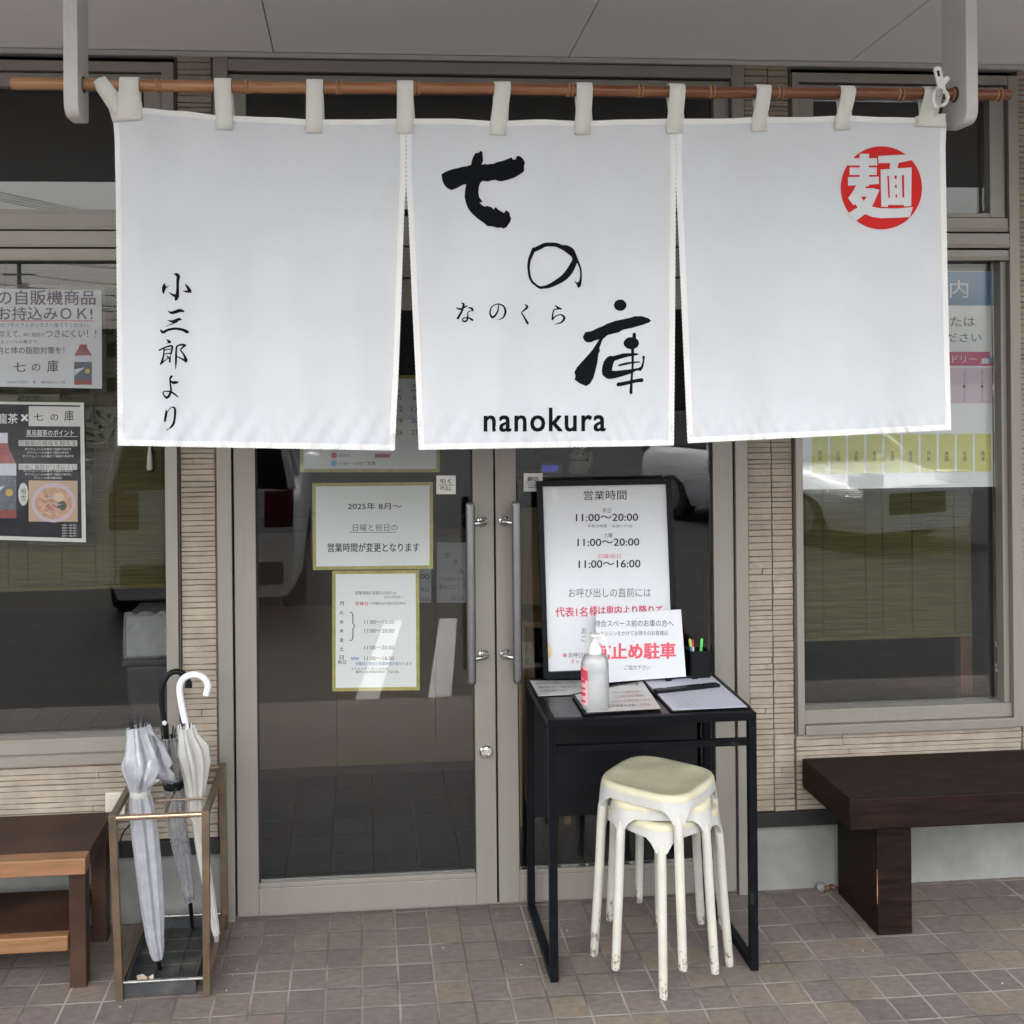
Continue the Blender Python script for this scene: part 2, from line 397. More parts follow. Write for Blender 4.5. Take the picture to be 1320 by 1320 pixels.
# ---- the shop
shop = root('shop_building', (0.4, WY, 0), 'ramen shop front clad in thin beige stone strips with grey aluminium doors and windows', 'building')
STONE = mat('stone_strips', (0.265, 0.222, 0.176), 0.85, var=0.13, vscale=9, bump=0.5, bscale=90, c2=(0.325, 0.276, 0.22), cscale=14)
MORT = mat('stone_joint', (0.125, 0.103, 0.08), 0.9)
rs = random.Random(11)
b = MB()
def strips(x0, x1, z0, z1, seam=None):
    z = z0
    b.box(x0, x1, WY + 0.0045, WY + 0.05, z0, z1, 1)
    while z < z1 - 0.004:
        h = min(rs.choice([0.014, 0.016, 0.017, 0.018, 0.020, 0.022]), z1 - z)
        g = 0.0030
        cuts = [x0 + (0.002 if seam is None else 0)]
        x = x0 + rs.uniform(0.02, 1.1)
        while x < x1 - 0.02:
            cuts.append(x); x += rs.uniform(0.4, 1.6)
        if seam and x0 < seam < x1: cuts.append(seam)
        cuts = sorted(cuts) + [x1 - 0.002]
        prev = None
        for a, c in zip(cuts[:-1], cuts[1:]):
            if c - a < 0.012: continue
            ga = 0.0007 if a != seam else 0.0032
            y = WY - rs.choice([0, .001, .002, .004]) + rs.uniform(-.001, .001)
            n = max(1, int((c - a) / 0.05)); dzj = 0
            top = []; bot = []
            for i in range(n + 1):
                xx = a + ga + (c - a - ga - 0.0012) * i / n
                yy = y + rs.uniform(-0.0012, 0.0012)
                bot.append((xx, yy, z + g / 2 + rs.uniform(-0.0011, 0.0011)))
                top.append((xx, yy, z + h - g / 2 + rs.uniform(-0.0011, 0.0011)))
            back = WY + 0.02
            V = bot + top + [(p[0], back, p[2]) for p in bot] + [(p[0], back, p[2]) for p in top]
            m_ = n + 1; fs = []
            for i in range(n):
                fs += [(i, i + 1, m_ + i + 1, m_ + i), (2 * m_ + i, 2 * m_ + i + 1, i + 1, i), (m_ + i, m_ + i + 1, 3 * m_ + i + 1, 3 * m_ + i)]
            fs += [(0, m_, 3 * m_, 2 * m_), (n, 2 * m_ + n, 3 * m_ + n, m_ + n)]
            b.add(V, fs, 0)
        z += h
strips(-0.560, -0.452, 0.262, 2.69)
strips(1.245, 1.394, 0.262, 2.69, 1.322)
strips(2.172, 4.3, 0.262, 2.69)
strips(-3.9, -0.562, 0.262, 0.505)
strips(-3.9, -1.624, 0.506, 2.69)
strips(1.396, 2.170, 0.262, 0.505)
obj('wall', b, [STONE, MORT], shop, smooth=20)
CAULK = mat('caulk', (0.12, 0.09, 0.07), 0.7)
for x in (-0.5655, -0.4515, 1.2405, 1.3945):
    b = MB(); b.box(x, x + 0.004, WY - 0.004, WY + 0.03, 0.262, 2.69); obj('caulking', b, CAULK, shop)
for x0, x1 in ((-3.9, -0.449), (1.242, 4.3)):
    b = MB(); b.box(x0, x1, WY - 0.018, WY + 0.05, 0.216, 0.262); obj('base_trim', b, mat('trim_dark', (0.02, 0.02, 0.021), 0.5, spec=.2, var=0.2, vscale=10), shop, bevel=0.002)
    b = MB(); b.box(x0, x1, WY + 0.012, WY + 0.2, -0.05, 0.2158); obj('concrete_base', b, CONC, shop)

# soffit: boards of 0.91 m between fine joints, rising a little towards the street
SOF = mat('soffit_boards', (0.79, 0.835, 0.875), 0.8, var=0.03, vscale=2)
b = MB(); ZS = 2.692; SL = 0.06; EY = 0.26
seams = [-3.94 + 0.925 * i for i in range(10)] ; sx_ = [-0.261 + 0.928 * (i - 3) for i in range(9)]
for x0, x1 in zip(sx_[:-1], sx_[1:]):
    p = [(x0 + .002, WY, ZS), (x1 - .002, WY, ZS), (x1 - .002, EY, ZS + SL * (WY - EY)), (x0 + .002, EY, ZS + SL * (WY - EY))]
    b.hexa(p, [(q[0], q[1], q[2] + 0.012) for q in p])
p = [(sx_[0], WY + .3, ZS + 0.008), (sx_[-1], WY + .3, ZS + 0.008), (sx_[-1], EY, ZS + SL * (WY - EY) + 0.013), (sx_[0], EY, ZS + SL * (WY - EY) + 0.013)]
b.hexa(p, [(q[0], q[1], q[2] + 0.12) for q in p], 1)
obj('soffit', b, [SOF, GAP], shop, smooth=None)
b = MB(); b.box(sx_[0], sx_[-1], WY - 0.022, WY + 0.02, ZS - 0.016, ZS - 0.002)
obj('soffit_trim', b, mat('trim_pale', (0.42, 0.415, 0.405), 0.6), shop)
b = MB(); zf = ZS + SL * (WY - EY); b.box(sx_[0], sx_[-1], EY - 0.03, EY, zf - 0.004, zf + 0.38)
obj('fascia', b, mat('fascia_board', (0.30, 0.295, 0.28), 0.5), shop)
b = MB(); b.box(sx_[0], sx_[-1], EY, 9.0, zf + 0.14, zf + 0.36); b.box(-4.2, 4.6, WY + 0.05, WY + 0.3, ZS + 0.135, zf + 0.139)
obj('roof', b, mat('roof_sheet', (0.08, 0.08, 0.085), 0.6), shop)

# interior shell
DARKW = mat('inner_wall', (0.04, 0.035, 0.029), 0.8, var=0.1, vscale=3)
CARP = tile_mat('entrance_carpet', 0.15, 0.03, 0.02, [(0.018, 0.019, 0.022), (0.025, 0.026, 0.030), (0.021, 0.022, 0.025)], (0.006, 0.006, 0.006), 0.022, 0.95, 0.004, 0.8)
b = MB()
b.box(-4.0, 4.4, 8.0, 8.1, 0.0, 2.8); b.box(-4.1, -4.0, WY + .06, 8.1, 0.0, 2.8); b.box(4.4, 4.5, WY + .06, 8.1, 0.0, 2.8)
b.box(-4.0, 4.4, WY + 0.21, 8.0, 2.70, 2.78)
b.box(-1.7, -0.46, WY + 0.10, WY + 0.20, 0.0, 0.50); b.box(1.25, 2.9, WY + 0.10, WY + 0.20, 0.0, 0.50)
b.box(-4.0, -1.64, WY + 0.06, WY + 0.2, 0.0, 2.8); b.box(2.9, 4.4, WY + 0.06, WY + 0.2, 0.0, 2.8)
b.box(-0.56, -0.455, WY + 0.06, WY + 0.2, 0.0, 2.7); b.box(1.247, 1.392, WY + 0.06, WY + 0.2, 0.0, 2.7); b.box(2.175, 2.9, WY + 0.06, WY + 0.2, 0.5, 2.7)
obj('interior_walls', b, DARKW, shop)
b = MB(); b.box(-4.0, 4.4, WY + 0.07, 8.0, -0.03, 0.012)
obj('interior_floor', b, CARP, shop)

# windows: outer frame, three bars of the transom, sashes; two panes each
def window(x0, x1, gl0, gl1, label):
    f = MB(); Yf = WY - 0.018
    f.box(x0, x0 + .024, Yf, WY + .09, .51, 2.656); f.box(x1 - .036, x1, Yf, WY + .09, .51, 2.656)
    f.box(x0 + .024, x1 - .036, Yf + .002, WY + .09, 2.626, 2.656)
    f.box(x0 + .024, x1 - .036, Yf - .006, WY + .09, .51, .540); f.box(x0 + .024, x1 - .036, Yf + .012, WY + .07, .541, .586)
    for z0, z1, dy in ((2.048, 2.082, .004), (2.088, 2.136, 0.0), (2.142, 2.188, .006)):
        f.box(x0 + .0245, x1 - .0365, Yf + dy, WY + .08, z0, z1)
        f.box(x0 + .0247, x1 - .0367, Yf + dy - .004, Yf + dy, z0 + .006, z0 + .012)
    f.box(x0 + .025, x1 - .037, WY + .03, WY + .07, 2.046, 2.19, 1)
    # upper sash
    f.box(x0 + .030, x0 + .078, Yf + .016, WY + .06, 2.19, 2.622); f.box(x1 - .092, x1 - .040, Yf + .016, WY + .06, 2.19, 2.622)
    f.box(x0 + .078, x1 - .092, Yf + .018, WY + .06, 2.580, 2.622); f.box(x0 + .078, x1 - .092, Yf + .018, WY + .06, 2.19, 2.205)
    f.box(gl1, x1 - .0362, Yf + .020, WY + .06, .586, 2.046); f.box(x0 + .0242, gl0, Yf + .020, WY + .06, .586, 2.046)
    fr = obj('window_frame', f, [ALU, GAP], shop, bevel=0.0015)
    fr['label'] = label
    p = MB(); p.box(x0 + .079, x1 - .093, WY + .030, WY + .036, 2.2055, 2.5795); obj('upper_pane', p, GLASS, fr)
    p = MB(); p.box(gl0 + .0005, gl1 - .0005, WY + .040, WY + .046, .5865, 2.0455); obj('lower_pane', p, GLASS, fr)
    return fr
window(-1.62, -0.567, -1.59, -0.603, 'window with tea posters and umbrella rack before it')
window(1.398, 2.169, 1.425, 2.112, 'window with blue headed guide sheet')

# entrance: jambs, head, two bars above the doors, glass over them
f = MB(); Yf = WY - 0.014
f.box(-0.447, -0.403, Yf, WY + .10, 0.0, 2.69); f.box(1.199, 1.240, Yf, WY + .10, 0.0, 2.69)
f.box(-0.403, 1.199, Yf + .002, WY + .10, 2.636, 2.672)
f.box(-0.403, 1.199, Yf + .020, WY + .09, 2.592, 2.630)
f.box(-0.403, 1.199, Yf + .004, WY + .09, 2.094, 2.186); f.box(-0.403, 1.199, Yf + .002, WY + .09, 1.996, 2.088)
f.box(-0.403, 1.199, WY + .03, WY + .085, 1.992, 2.19, 1)
f.box(-0.402, -0.350, Yf + .024, WY + .08, 2.188, 2.591); f.box(1.146, 1.198, Yf + .024, WY + .08, 2.188, 2.591)
f.box(-0.403, -0.3975, WY + .03, WY + .09, 0.0, 1.99, 1); f.box(1.1945, 1.199, WY + .03, WY + .09, 0.0, 1.99, 1)
f.box(-0.403, 1.199, WY + .012, WY + .09, 0.0, 0.006, 0)
fr = obj('entrance_frame', f, [ALU, GAP], shop, bevel=0.0015)
p = MB(); p.box(-0.349, 1.145, WY + .034, WY + .041, 2.189, 2.590); obj('transom_pane', p, GLASS, fr)
CHROME = mat('chrome', (0.62, 0.62, 0.61), 0.16, 1.0)
def door(x0, x1, hx, bx, label, lock=None):
    f = MB(); y0, y1 = WY - 0.004, WY + 0.036; sw = 0.066
    f.box(x0, x0 + sw, y0, y1, 0.012, 1.990); f.box(x1 - sw, x1, y0, y1, 0.012, 1.990)
    f.box(x0 + sw, x1 - sw, y0 + .0015, y1, 1.892, 1.990); f.box(x0 + sw, x1 - sw, y0 + .0015, y1, 0.012, 0.094)
    f.box(x0 + sw, x1 - sw, y0 + .0055, y1 - .003, 0.094, 0.108)
    for a, c in ((x0 + sw, x0 + sw + .004), (x1 - sw - .004, x1 - sw)): f.box(a, c, y0 + .0075, y1 - .006, 0.108, 1.892, 1)
    d = obj('door', f, [ALU, GAP], shop, bevel=0.0012); d['label'] = label
    p = MB(); p.box(x0 + sw + .0045, x1 - sw - .0045, WY + .012, WY + .020, 0.1085, 1.8915); obj('pane', p, GLASS, d)
    h = MB(); hp = [(hx, WY - .062, z) for z in (.722, .728, .736, 1.277, 1.285, 1.291)]
    h.tube(hp, [.009, .0135, .0145, .0145, .0135, .009], 16); obj('handle', h, mat('brushed_steel', (0.20, 0.20, 0.205), 0.36, 0.85, var=.05, vscale=60), d)
    for z in (0.800, 1.222):
        h = MB(); h.tube([(hx, WY - .055, z), ((hx + bx) / 2, WY - .045, z), (bx, WY - .03, z), (bx, WY - .005, z)], [.008, .008, .009, .013], 12)
        h.lathe((bx, WY - .0045, z), [(.0165, 0), (.0165, .005), (.012, .009), (.003, .0095)], 20, (0, -1, 0)); obj('handle_mount', h, CHROME, d)
    if lock:
        h = MB(); h.lathe((lock, WY - .0045, .494), [(.021, 0), (.021, .006), (.017, .011), (.010, .0125), (.009, .009), (.002, .009)], 24, (0, -1, 0))
        obj('lock', h, CHROME, d)
door(-0.397, 0.4145, 0.334, 0.378, 'door leaf carrying the yellow taped notices', 0.383)
door(0.4205, 1.194, 0.478, 0.447, 'door leaf behind the black table')
STICK = [mat('sticker_face', (0.66, 0.645, 0.62), 0.5), INK]

# cover plate on the wall and the lamp bracket boards
t = root('socket_cover', at(150, 1035, WY - .01), 'cream plastic socket cover on the stone strips low behind the umbrella rack', 'cover plate')
b = MB(); c = at(150, 1034, WY - .01); b.box(c.x - .030, c.x + .030, WY - .026, WY - .0075, c.z - .035, c.z + .035)
obj('plate', b, mat('cream_plastic', (0.46, 0.43, 0.36), 0.5), t, bevel=.004)
b = MB(); b.box(c.x - .018, c.x + .018, WY - .030, WY - .0262, c.z - .02, c.z + .02); obj('flap', b, mat('cream_plastic2', (0.40, 0.375, 0.31), 0.5), t, bevel=.002)
# ------------------------------------------------------------------ noren curtain, pole, brackets
NY = 2.47
CLOTH = bpy.data.materials.new('cotton_cloth'); CLOTH.use_nodes = True
def cloth_nodes(M, c, tr):
    nt = M.node_tree; N = nt.nodes; L = nt.links; N.remove(N['Principled BSDF'])
    d = N.new('ShaderNodeBsdfDiffuse'); d.inputs['Roughness'].default_value = 0.4; t = N.new('ShaderNodeBsdfTranslucent')
    tc = N.new('ShaderNodeTexCoord')
    n = N.new('ShaderNodeTexNoise'); n.inputs['Scale'].default_value = 5; n.inputs['Detail'].default_value = 6
    L.new(tc.outputs['Object'], n.inputs['Vector'])
    mr = N.new('ShaderNodeMapRange'); mr.inputs['From Min'].default_value = 0.3; mr.inputs['From Max'].default_value = 0.7; mr.inputs['To Min'].default_value = 0.965; mr.inputs['To Max'].default_value = 1.03
    L.new(n.outputs['Fac'], mr.inputs['Value'])
    mx = N.new('ShaderNodeMix'); mx.data_type = 'RGBA'; mx.blend_type = 'MULTIPLY'; mx.inputs['Factor'].default_value = 1; mx.inputs['A'].default_value = (*c, 1)
    L.new(mr.outputs[0], mx.inputs['B']); L.new(mx.outputs['Result'], d.inputs['Color']); L.new(mx.outputs['Result'], t.inputs['Color'])
    w1 = N.new('ShaderNodeTexNoise'); w1.inputs['Scale'].default_value = 900; w1.inputs['Detail'].default_value = 2
    w2 = N.new('ShaderNodeTexNoise'); w2.inputs['Scale'].default_value = 17; w2.inputs['Detail'].default_value = 3
    mp = N.new('ShaderNodeMapping'); mp.inputs['Scale'].default_value = (1, 1, 0.35); L.new(tc.outputs['Object'], mp.inputs['Vector'])
    L.new(tc.outputs['Object'], w1.inputs['Vector']); L.new(mp.outputs[0], w2.inputs['Vector'])
    b = N.new('ShaderNodeBump'); b.inputs['Strength'].default_value = 0.25; b.inputs['Distance'].default_value = 0.0006; L.new(w1.outputs['Fac'], b.inputs['Height'])
    b2 = N.new('ShaderNodeBump'); b2.inputs['Strength'].default_value = 0.45; b2.inputs['Distance'].default_value = 0.006; L.new(w2.outputs['Fac'], b2.inputs['Height']); L.new(b.outputs[0], b2.inputs['Normal'])
    L.new(b2.outputs[0], d.inputs['Normal'])
    ms = N.new('ShaderNodeMixShader'); ms.inputs[0].default_value = tr; L.new(d.outputs[0], ms.inputs[1]); L.new(t.outputs[0], ms.inputs[2])
    L.new(ms.outputs[0], N['Material Output'].inputs['Surface'])
cloth_nodes(CLOTH, (0.68, 0.70, 0.73), 0.10)
HEM = bpy.data.materials.new('cotton_hem'); HEM.use_nodes = True; cloth_nodes(HEM, (0.79, 0.79, 0.785), 0.02)
LOOPM = bpy.data.materials.new('cotton_tape'); LOOPM.use_nodes = True; cloth_nodes(LOOPM, (0.70, 0.695, 0.655), 0.03)

def smooth01(t): t = max(0.0, min(1.0, t)); return t * t * (3 - 2 * t)
def ripple(px, py):
    """how far the cloth stands out of its plane (m, + towards the street)"""
    low = smooth01((py - 230) / 300); top = 1 - smooth01((py - 150) / 110)
    r = 0.0055 * low * math.sin(px * 0.031 + 0.6 + py * 0.0012) + 0.003 * (0.3 + low) * math.sin(px * 0.071 + 1.9 - py * 0.004)
    r += 0.0035 * math.sin(px * 0.0125 + 2.2) * low
    r += 0.0028 * top * math.sin((px - 165) * 2 * math.pi / 117 + 1.2)
    bt = smooth01((py - 505) / 60)
    r += 0.0024 * bt * math.sin(px * 0.21 + py * 0.13) + 0.0013 * bt * math.sin(px * 0.37 - py * 0.17 + 1)
    for cx_, cy_, s in ((520, 170, 1), (870, 170, -1), (150, 150, 1), (1215, 160, -1)):      # pulls from the sewn corners
        dx, dy = (px - cx_) * s, py - cy_
        if dy > 0:
            a = math.atan2(dx, dy); q = math.hypot(dx, dy)
            r += 0.0024 * math.exp(-((a + 0.35) / 0.10) ** 2) * math.exp(-q / 210) * smooth01(q / 40)
    return r * 2.0
def cl(px, py, off=0.0): return at(px, py, NY - ripple(px, py) - off)
def lerp_line(L, y):
    for (x0, y0), (x1, y1) in zip(L[:-1], L[1:]):
        if y <= y1: return x0 + (x1 - x0) * (y - y0) / (y1 - y0)
    return L[-1][0]
TOP = [(146, 150), (160, 143), (180, 139), (230, 143), (288, 149), (345, 151), (405, 154), (460, 154), (522, 153), (580, 153), (642, 156), (695, 154), (751, 156), (810, 154), (870, 153), (925, 153), (980, 151), (1035, 151), (1088, 149), (1140, 151), (1195, 152), (1220, 157)]
def topy(x):
    T = TOP
    if x <= T[0][0]: return T[0][1]
    for (x0, y0), (x1, y1) in zip(T[:-1], T[1:]):
        if x <= x1:
            t = smooth01((x - x0) / (x1 - x0)); return y0 + (y1 - y0) * t
    return T[-1][1]
PAN = [
    dict(l=[(145, 140), (148, 178), (149.5, 250), (151, 400), (152, 574)], r=[(523, 150), (522.8, 236), (520.5, 280), (516.5, 400), (513.5, 480), (508.5, 580)], bl=574, br=580.5, lab='cotton panel with a column of small brush lettering'),
    dict(l=[(523.8, 150), (523.9, 236), (527, 280), (532, 400), (536, 480), (540, 579)], r=[(871, 150), (871, 240), (870, 400), (868.5, 574)], bl=579.5, br=574, lab='cotton panel with large black brush characters'),
    dict(l=[(871.8, 150), (872, 236), (876, 320), (881, 440), (887, 571)], r=[(1220, 150), (1218.5, 190), (1221, 350), (1226, 554)], bl=571, br=554, lab='cotton panel with red round seal'),
]
noren = root('noren_curtain', at(690, 150, NY), 'white cotton shop curtain in three panels with black brush writing and red seal', 'shop curtain')
panels = []
for P in PAN:
    NX, NYR = 84, 84; G = []
    for i in range(NYR + 1):
        t = i / NYR; row = []
        for j in range(NX + 1):
            s = j / NX
            xt = P['l'][0][0] + (P['r'][0][0] - P['l'][0][0]) * s
            yt = topy(xt); yb = P['bl'] + (P['br'] - P['bl']) * s + 0.9 * math.sin(j * 0.55) * 0.5
            y = yt + (yb - yt) * t
            xl, xr = lerp_line(P['l'], y), lerp_line(P['r'], y)
            row.append(cl(xl + (xr - xl) * s, y))
        G.append(row)
    b = MB(); b.grid(G)
    o = obj('curtain_panel', b, CLOTH, noren, smooth=None); o['label'] = P['lab']
    for f in o.data.polygons: f.use_smooth = True
    so_ = o.modifiers.new('thickness', 'SOLIDIFY'); so_.thickness = 0.0008; so_.offset = 0
    panels.append(o)
    # hems: turned edges, whip stitched
    b = MB(); W = 6.6
    def strip(line, inward, n, scal):
        a = []; c = []; d = []
        for k in range(n + 1):
            x, y = line(k / n); ix, iy = inward
            s = scal * (0.5 + 0.5 * math.sin(k * math.pi * 0.5))
            a.append(cl(x - ix * s, y - iy * s, 0.0016)); c.append(cl(x + ix * W, y + iy * W, 0.0016)); d.append(cl(x + ix * (W + .6), y + iy * (W + .6), 0.0004))
        e = [p + Vector((0, .0028, 0)) for p in a]
        b.grid([e, a, c, d])
    tl, tr = topy(P['l'][0][0]), topy(P['r'][0][0])
    yl = lambda t, P=P, tl=tl: tl + 8 + (P['bl'] - tl - 8) * t
    yr = lambda t, P=P, tr=tr: tr + 8 + (P['br'] - tr - 8) * t
    strip(lambda t: (lerp_line(P['l'], yl(t)), yl(t)), (1, 0), 300, 0.55)
    strip(lambda t: (lerp_line(P['r'], yr(t)), yr(t)), (-1, 0), 300, 0.55)
    xl, xr = lerp_line(P['l'], 999), lerp_line(P['r'], 999)
    strip(lambda t: (xl + (xr - xl) * t, P['bl'] + (P['br'] - P['bl']) * t), (0, -1), 280, 0.55)
    xl0, xr0 = P['l'][0][0], P['r'][0][0]
    strip(lambda t: (xl0 + (xr0 - xl0) * t, topy(xl0 + (xr0 - xl0) * t)), (0, 1), 120, 0.0)
    obj('hem', b, HEM, o, smooth=60)

def cut(mb, maxpx=6.0):
    """break big faces so the print can follow the cloth; works on (px, py) pairs kept in x and z"""
    import bmesh
    bm = bmesh.new(); vs = [bm.verts.new(v) for v in mb.v]
    for f, mi in zip(mb.f, mb.m):
        try: fc = bm.faces.new([vs[i] for i in f]); fc.material_index = mi
        except ValueError: pass
    bmesh.ops.triangulate(bm, faces=bm.faces)
    for _ in range(4):
        es = [e for e in bm.edges if e.calc_length() > maxpx]
        if not es: break
        bmesh.ops.subdivide_edges(bm, edges=es, cuts=1); bmesh.ops.triangulate(bm, faces=[f for f in bm.faces if len(f.verts) > 3])
    bm.verts.index_update(); out = MB()
    out.v = [v.co.copy() for v in bm.verts]
    for f in bm.faces: out.f.append([v.index for v in f.verts]); out.m.append(f.material_index)
    bm.free(); return out
flat = [lambda x, y, d=0.0: Vector((x, d, y))]
def printed(name, mb, mats, parent):
    mb = cut(mb)
    mb.v = [cl(v.x, v.z, 0.0012 + v.y) for v in mb.v]
    o = obj(name, mb, mats, parent, smooth=None, fixn=False)
    for f in o.data.polygons: f.use_smooth = True
    return o
PRINT = mat('print_black', (0.0055, 0.0065, 0.009), 0.8, spec=.08, bump=0.2, bscale=700)
PRED = mat('print_red', (0.56, 0.026, 0.024), 0.8, spec=.15, bump=0.2, bscale=700)
PL = flat[0]
# small column on the first panel
b = MB(); K, OX, OY = 12.0, 195, 345
for s in ([(360, 100, 22), (395, 108, 50), (418, 140, 54), (410, 200, 46), (408, 300, 42), (405, 400, 52), (385, 480, 52), (376, 505, 20)], [(405, 440, 60), (340, 425, 36), (268, 378, 6)], [(205, 240, 6), (196, 310, 62), (186, 395, 22)], [(212, 315, 26), (276, 278, 4)],
          [(518, 248, 4), (560, 300, 40), (600, 365, 52), (612, 380, 24)], [(600, 372, 36), (550, 370, 34), (492, 360, 10)],
          [(256, 668, 6), (320, 698, 44), (440, 664, 52), (500, 676, 26)], [(254, 814, 8), (330, 832, 38), (425, 800, 44), (466, 806, 18)], [(400, 830, 30), (310, 875, 16), (212, 917, 3)],
          [(145, 965, 24), (182, 1000, 42), (260, 962, 38), (370, 944, 38), (480, 960, 42), (555, 994, 50), (575, 998, 26)]): brush(b, PL, s, K, OX, OY)
K, OX, OY = 10.15, 195, 430
for s in ([(200, 76, 6), (238, 108, 40), (254, 118, 16)], [(250, 116, 16), (192, 126, 6)], [(106, 216, 22), (172, 186, 22), (250, 160, 24), (276, 176, 28), (266, 225, 26), (258, 268, 22)], [(168, 205, 20), (160, 290, 20), (138, 370, 30), (122, 405, 14)], [(175, 218, 14), (250, 200, 14)], [(160, 270, 12), (256, 256, 16)],
          [(124, 395, 26), (180, 352, 14), (232, 312, 12)], [(210, 300, 20), (240, 330, 22), (242, 372, 22)], [(250, 290, 14), (242, 360, 26)], [(335, 165, 22), (326, 220, 24), (324, 310, 28), (322, 390, 22), (318, 465, 5)], [(330, 168, 18), (390, 145, 24), (445, 152, 26)], [(436, 158, 26), (392, 200, 20), (388, 225, 18), (425, 275, 24), (455, 345, 40), (452, 368, 28)], [(336, 300, 12), (400, 330, 22), (455, 362, 30)],
          [(265, 562, 34), (246, 590, 24), (250, 660, 22), (258, 735, 26), (240, 800, 32), (205, 838, 34), (172, 815, 22), (155, 770, 16), (200, 754, 16), (275, 772, 26), (348, 828, 16)], [(262, 620, 14), (280, 640, 34), (320, 640, 40), (358, 632, 12)],
          [(195, 998, 8), (194, 1050, 32), (178, 1140, 28), (176, 1152, 12)], [(188, 1065, 16), (235, 990, 10), (280, 962, 16), (310, 990, 28), (308, 1100, 30), (290, 1180, 34), (240, 1240, 20), (182, 1266, 3)]): brush(b, PL, s, K, OX, OY)
printed('lettering', b, PRINT, panels[0])
# the large name on the middle panel
b = MB()
Q = lambda pts, k, ox, oy: [(ox + x / k, oy + y / k) for x, y in pts]
SEVEN = [(90, 405), (130, 378), (180, 355), (240, 335), (300, 322), (360, 305), (430, 295), (480, 278), (490, 220), (510, 168), (535, 125), (575, 122), (605, 95), (630, 110), (632, 160), (638, 225), (615, 278), (665, 266), (690, 274), (740, 266), (775, 264), (830, 240), (890, 228), (950, 205), (1010, 180), (1025, 207), (1060, 212), (1080, 162), (1122, 166), (1160, 200), (1187, 250), (1172, 300), (1176, 350), (1160, 378), (1050, 445), (960, 475), (880, 495), (835, 490), (800, 475), (750, 482), (700, 497), (640, 488), (605, 508), (585, 560), (575, 640), (585, 700), (635, 768), (592, 768), (620, 805), (660, 825), (690, 815), (750, 835), (775, 862), (802, 830), (835, 865), (870, 885), (910, 910), (940, 870), (985, 910), (990, 950), (1006, 985), (990, 1030), (965, 1065), (945, 1095), (905, 1113), (865, 1098), (835, 1106), (770, 1088), (690, 1080), (640, 1035), (560, 980), (490, 915), (440, 850), (410, 770), (395, 700), (400, 620), (415, 532), (370, 542), (290, 585), (225, 610), (170, 585), (130, 545), (105, 490)]
fillpoly(b, PL, Q(SEVEN, 10.154, 560, 185))
K, OX, OY = 14.667, 670, 300
brush(b, PL, [(262, 310, 70), (225, 410, 66), (185, 510, 58), (168, 620, 52), (172, 720, 46), (190, 830, 46), (230, 920, 46), (300, 985, 44), (380, 1035, 50), (460, 1030, 56), (560, 1005, 76), (700, 935, 100), (830, 850, 120), (930, 740, 128), (1000, 620, 118), (1040, 520, 100), (1020, 430, 100), (960, 350, 140), (870, 295, 120), (790, 270, 84), (700, 232, 78), (600, 222, 76), (480, 228, 76), (380, 275, 84), (275, 325, 80)], K, OX, OY)
brush(b, PL, [(820, 255, 40), (900, 270, 60), (980, 345, 70), (1040, 430, 60), (1080, 520, 54), (1120, 600, 40), (1152, 700, 36), (1158, 800, 34), (1150, 900, 44), (1120, 990, 80), (1112, 1030, 30)], K, OX, OY)
brush(b, PL, [(1036, 918, 8), (1070, 945, 28), (1110, 975, 50)], K, OX, OY)
K, OX, OY = 9.427, 730, 380
fillpoly(b, PL, [(OX + (655 + 77 * math.cos(t * math.pi / 9) * (1 + .04 * math.sin(3 * t))) / K, OY + (126 + 70 * math.sin(t * math.pi / 9)) / K) for t in range(18)])
fillpoly(b, PL, Q([(200, 515), (230, 455), (310, 440), (380, 405), (440, 382), (500, 350), (600, 315), (700, 295), (790, 275), (830, 260), (920, 260), (1000, 285), (1030, 315), (1010, 335), (930, 365), (800, 402), (690, 425), (640, 455), (500, 490), (440, 545), (420, 600), (402, 650), (410, 680), (390, 720), (380, 820), (350, 940), (330, 1010), (290, 1080), (240, 1110), (160, 1075), (100, 1030), (112, 990), (98, 940), (130, 880), (220, 780), (310, 680), (370, 590), (400, 540), (350, 555), (300, 578), (250, 578), (215, 550)], K, OX, OY))
fillpoly(b, PL, [(OX + (790 + 95 * math.cos(t * math.pi / 9)) / K, OY + (588 + 74 * math.sin(t * math.pi / 9)) / K) for t in range(18)])
brush(b, PL, [(826, 478, 40), (826, 520, 46)], K, OX, OY)
brush(b, PL, [(805, 640, 40), (806, 760, 30), (805, 880, 26), (797, 980, 25), (790, 1080, 32), (786, 1190, 38)], K, OX, OY)
fillpoly(b, PL, Q([(790, 708), (690, 712), (570, 745), (530, 740), (490, 765), (455, 810), (440, 860), (430, 920), (440, 975), (480, 1010), (520, 1025), (590, 1015), (700, 985), (790, 955), (860, 918), (905, 928), (935, 880), (950, 800), (956, 745), (920, 742), (930, 800), (905, 875), (870, 890), (800, 902), (600, 925), (553, 920), (570, 840), (585, 805), (650, 780), (740, 755), (800, 745), (885, 728), (860, 710)], K, OX, OY))
brush(b, PL, [(640, 858, 22), (710, 840, 28), (800, 824, 22), (892, 816, 14)], K, OX, OY)
brush(b, PL, [(632, 1090, 48), (720, 1075, 46), (850, 1045, 42), (915, 1038, 50)], K, OX, OY)
K, OX, OY = 8.25, 580, 380
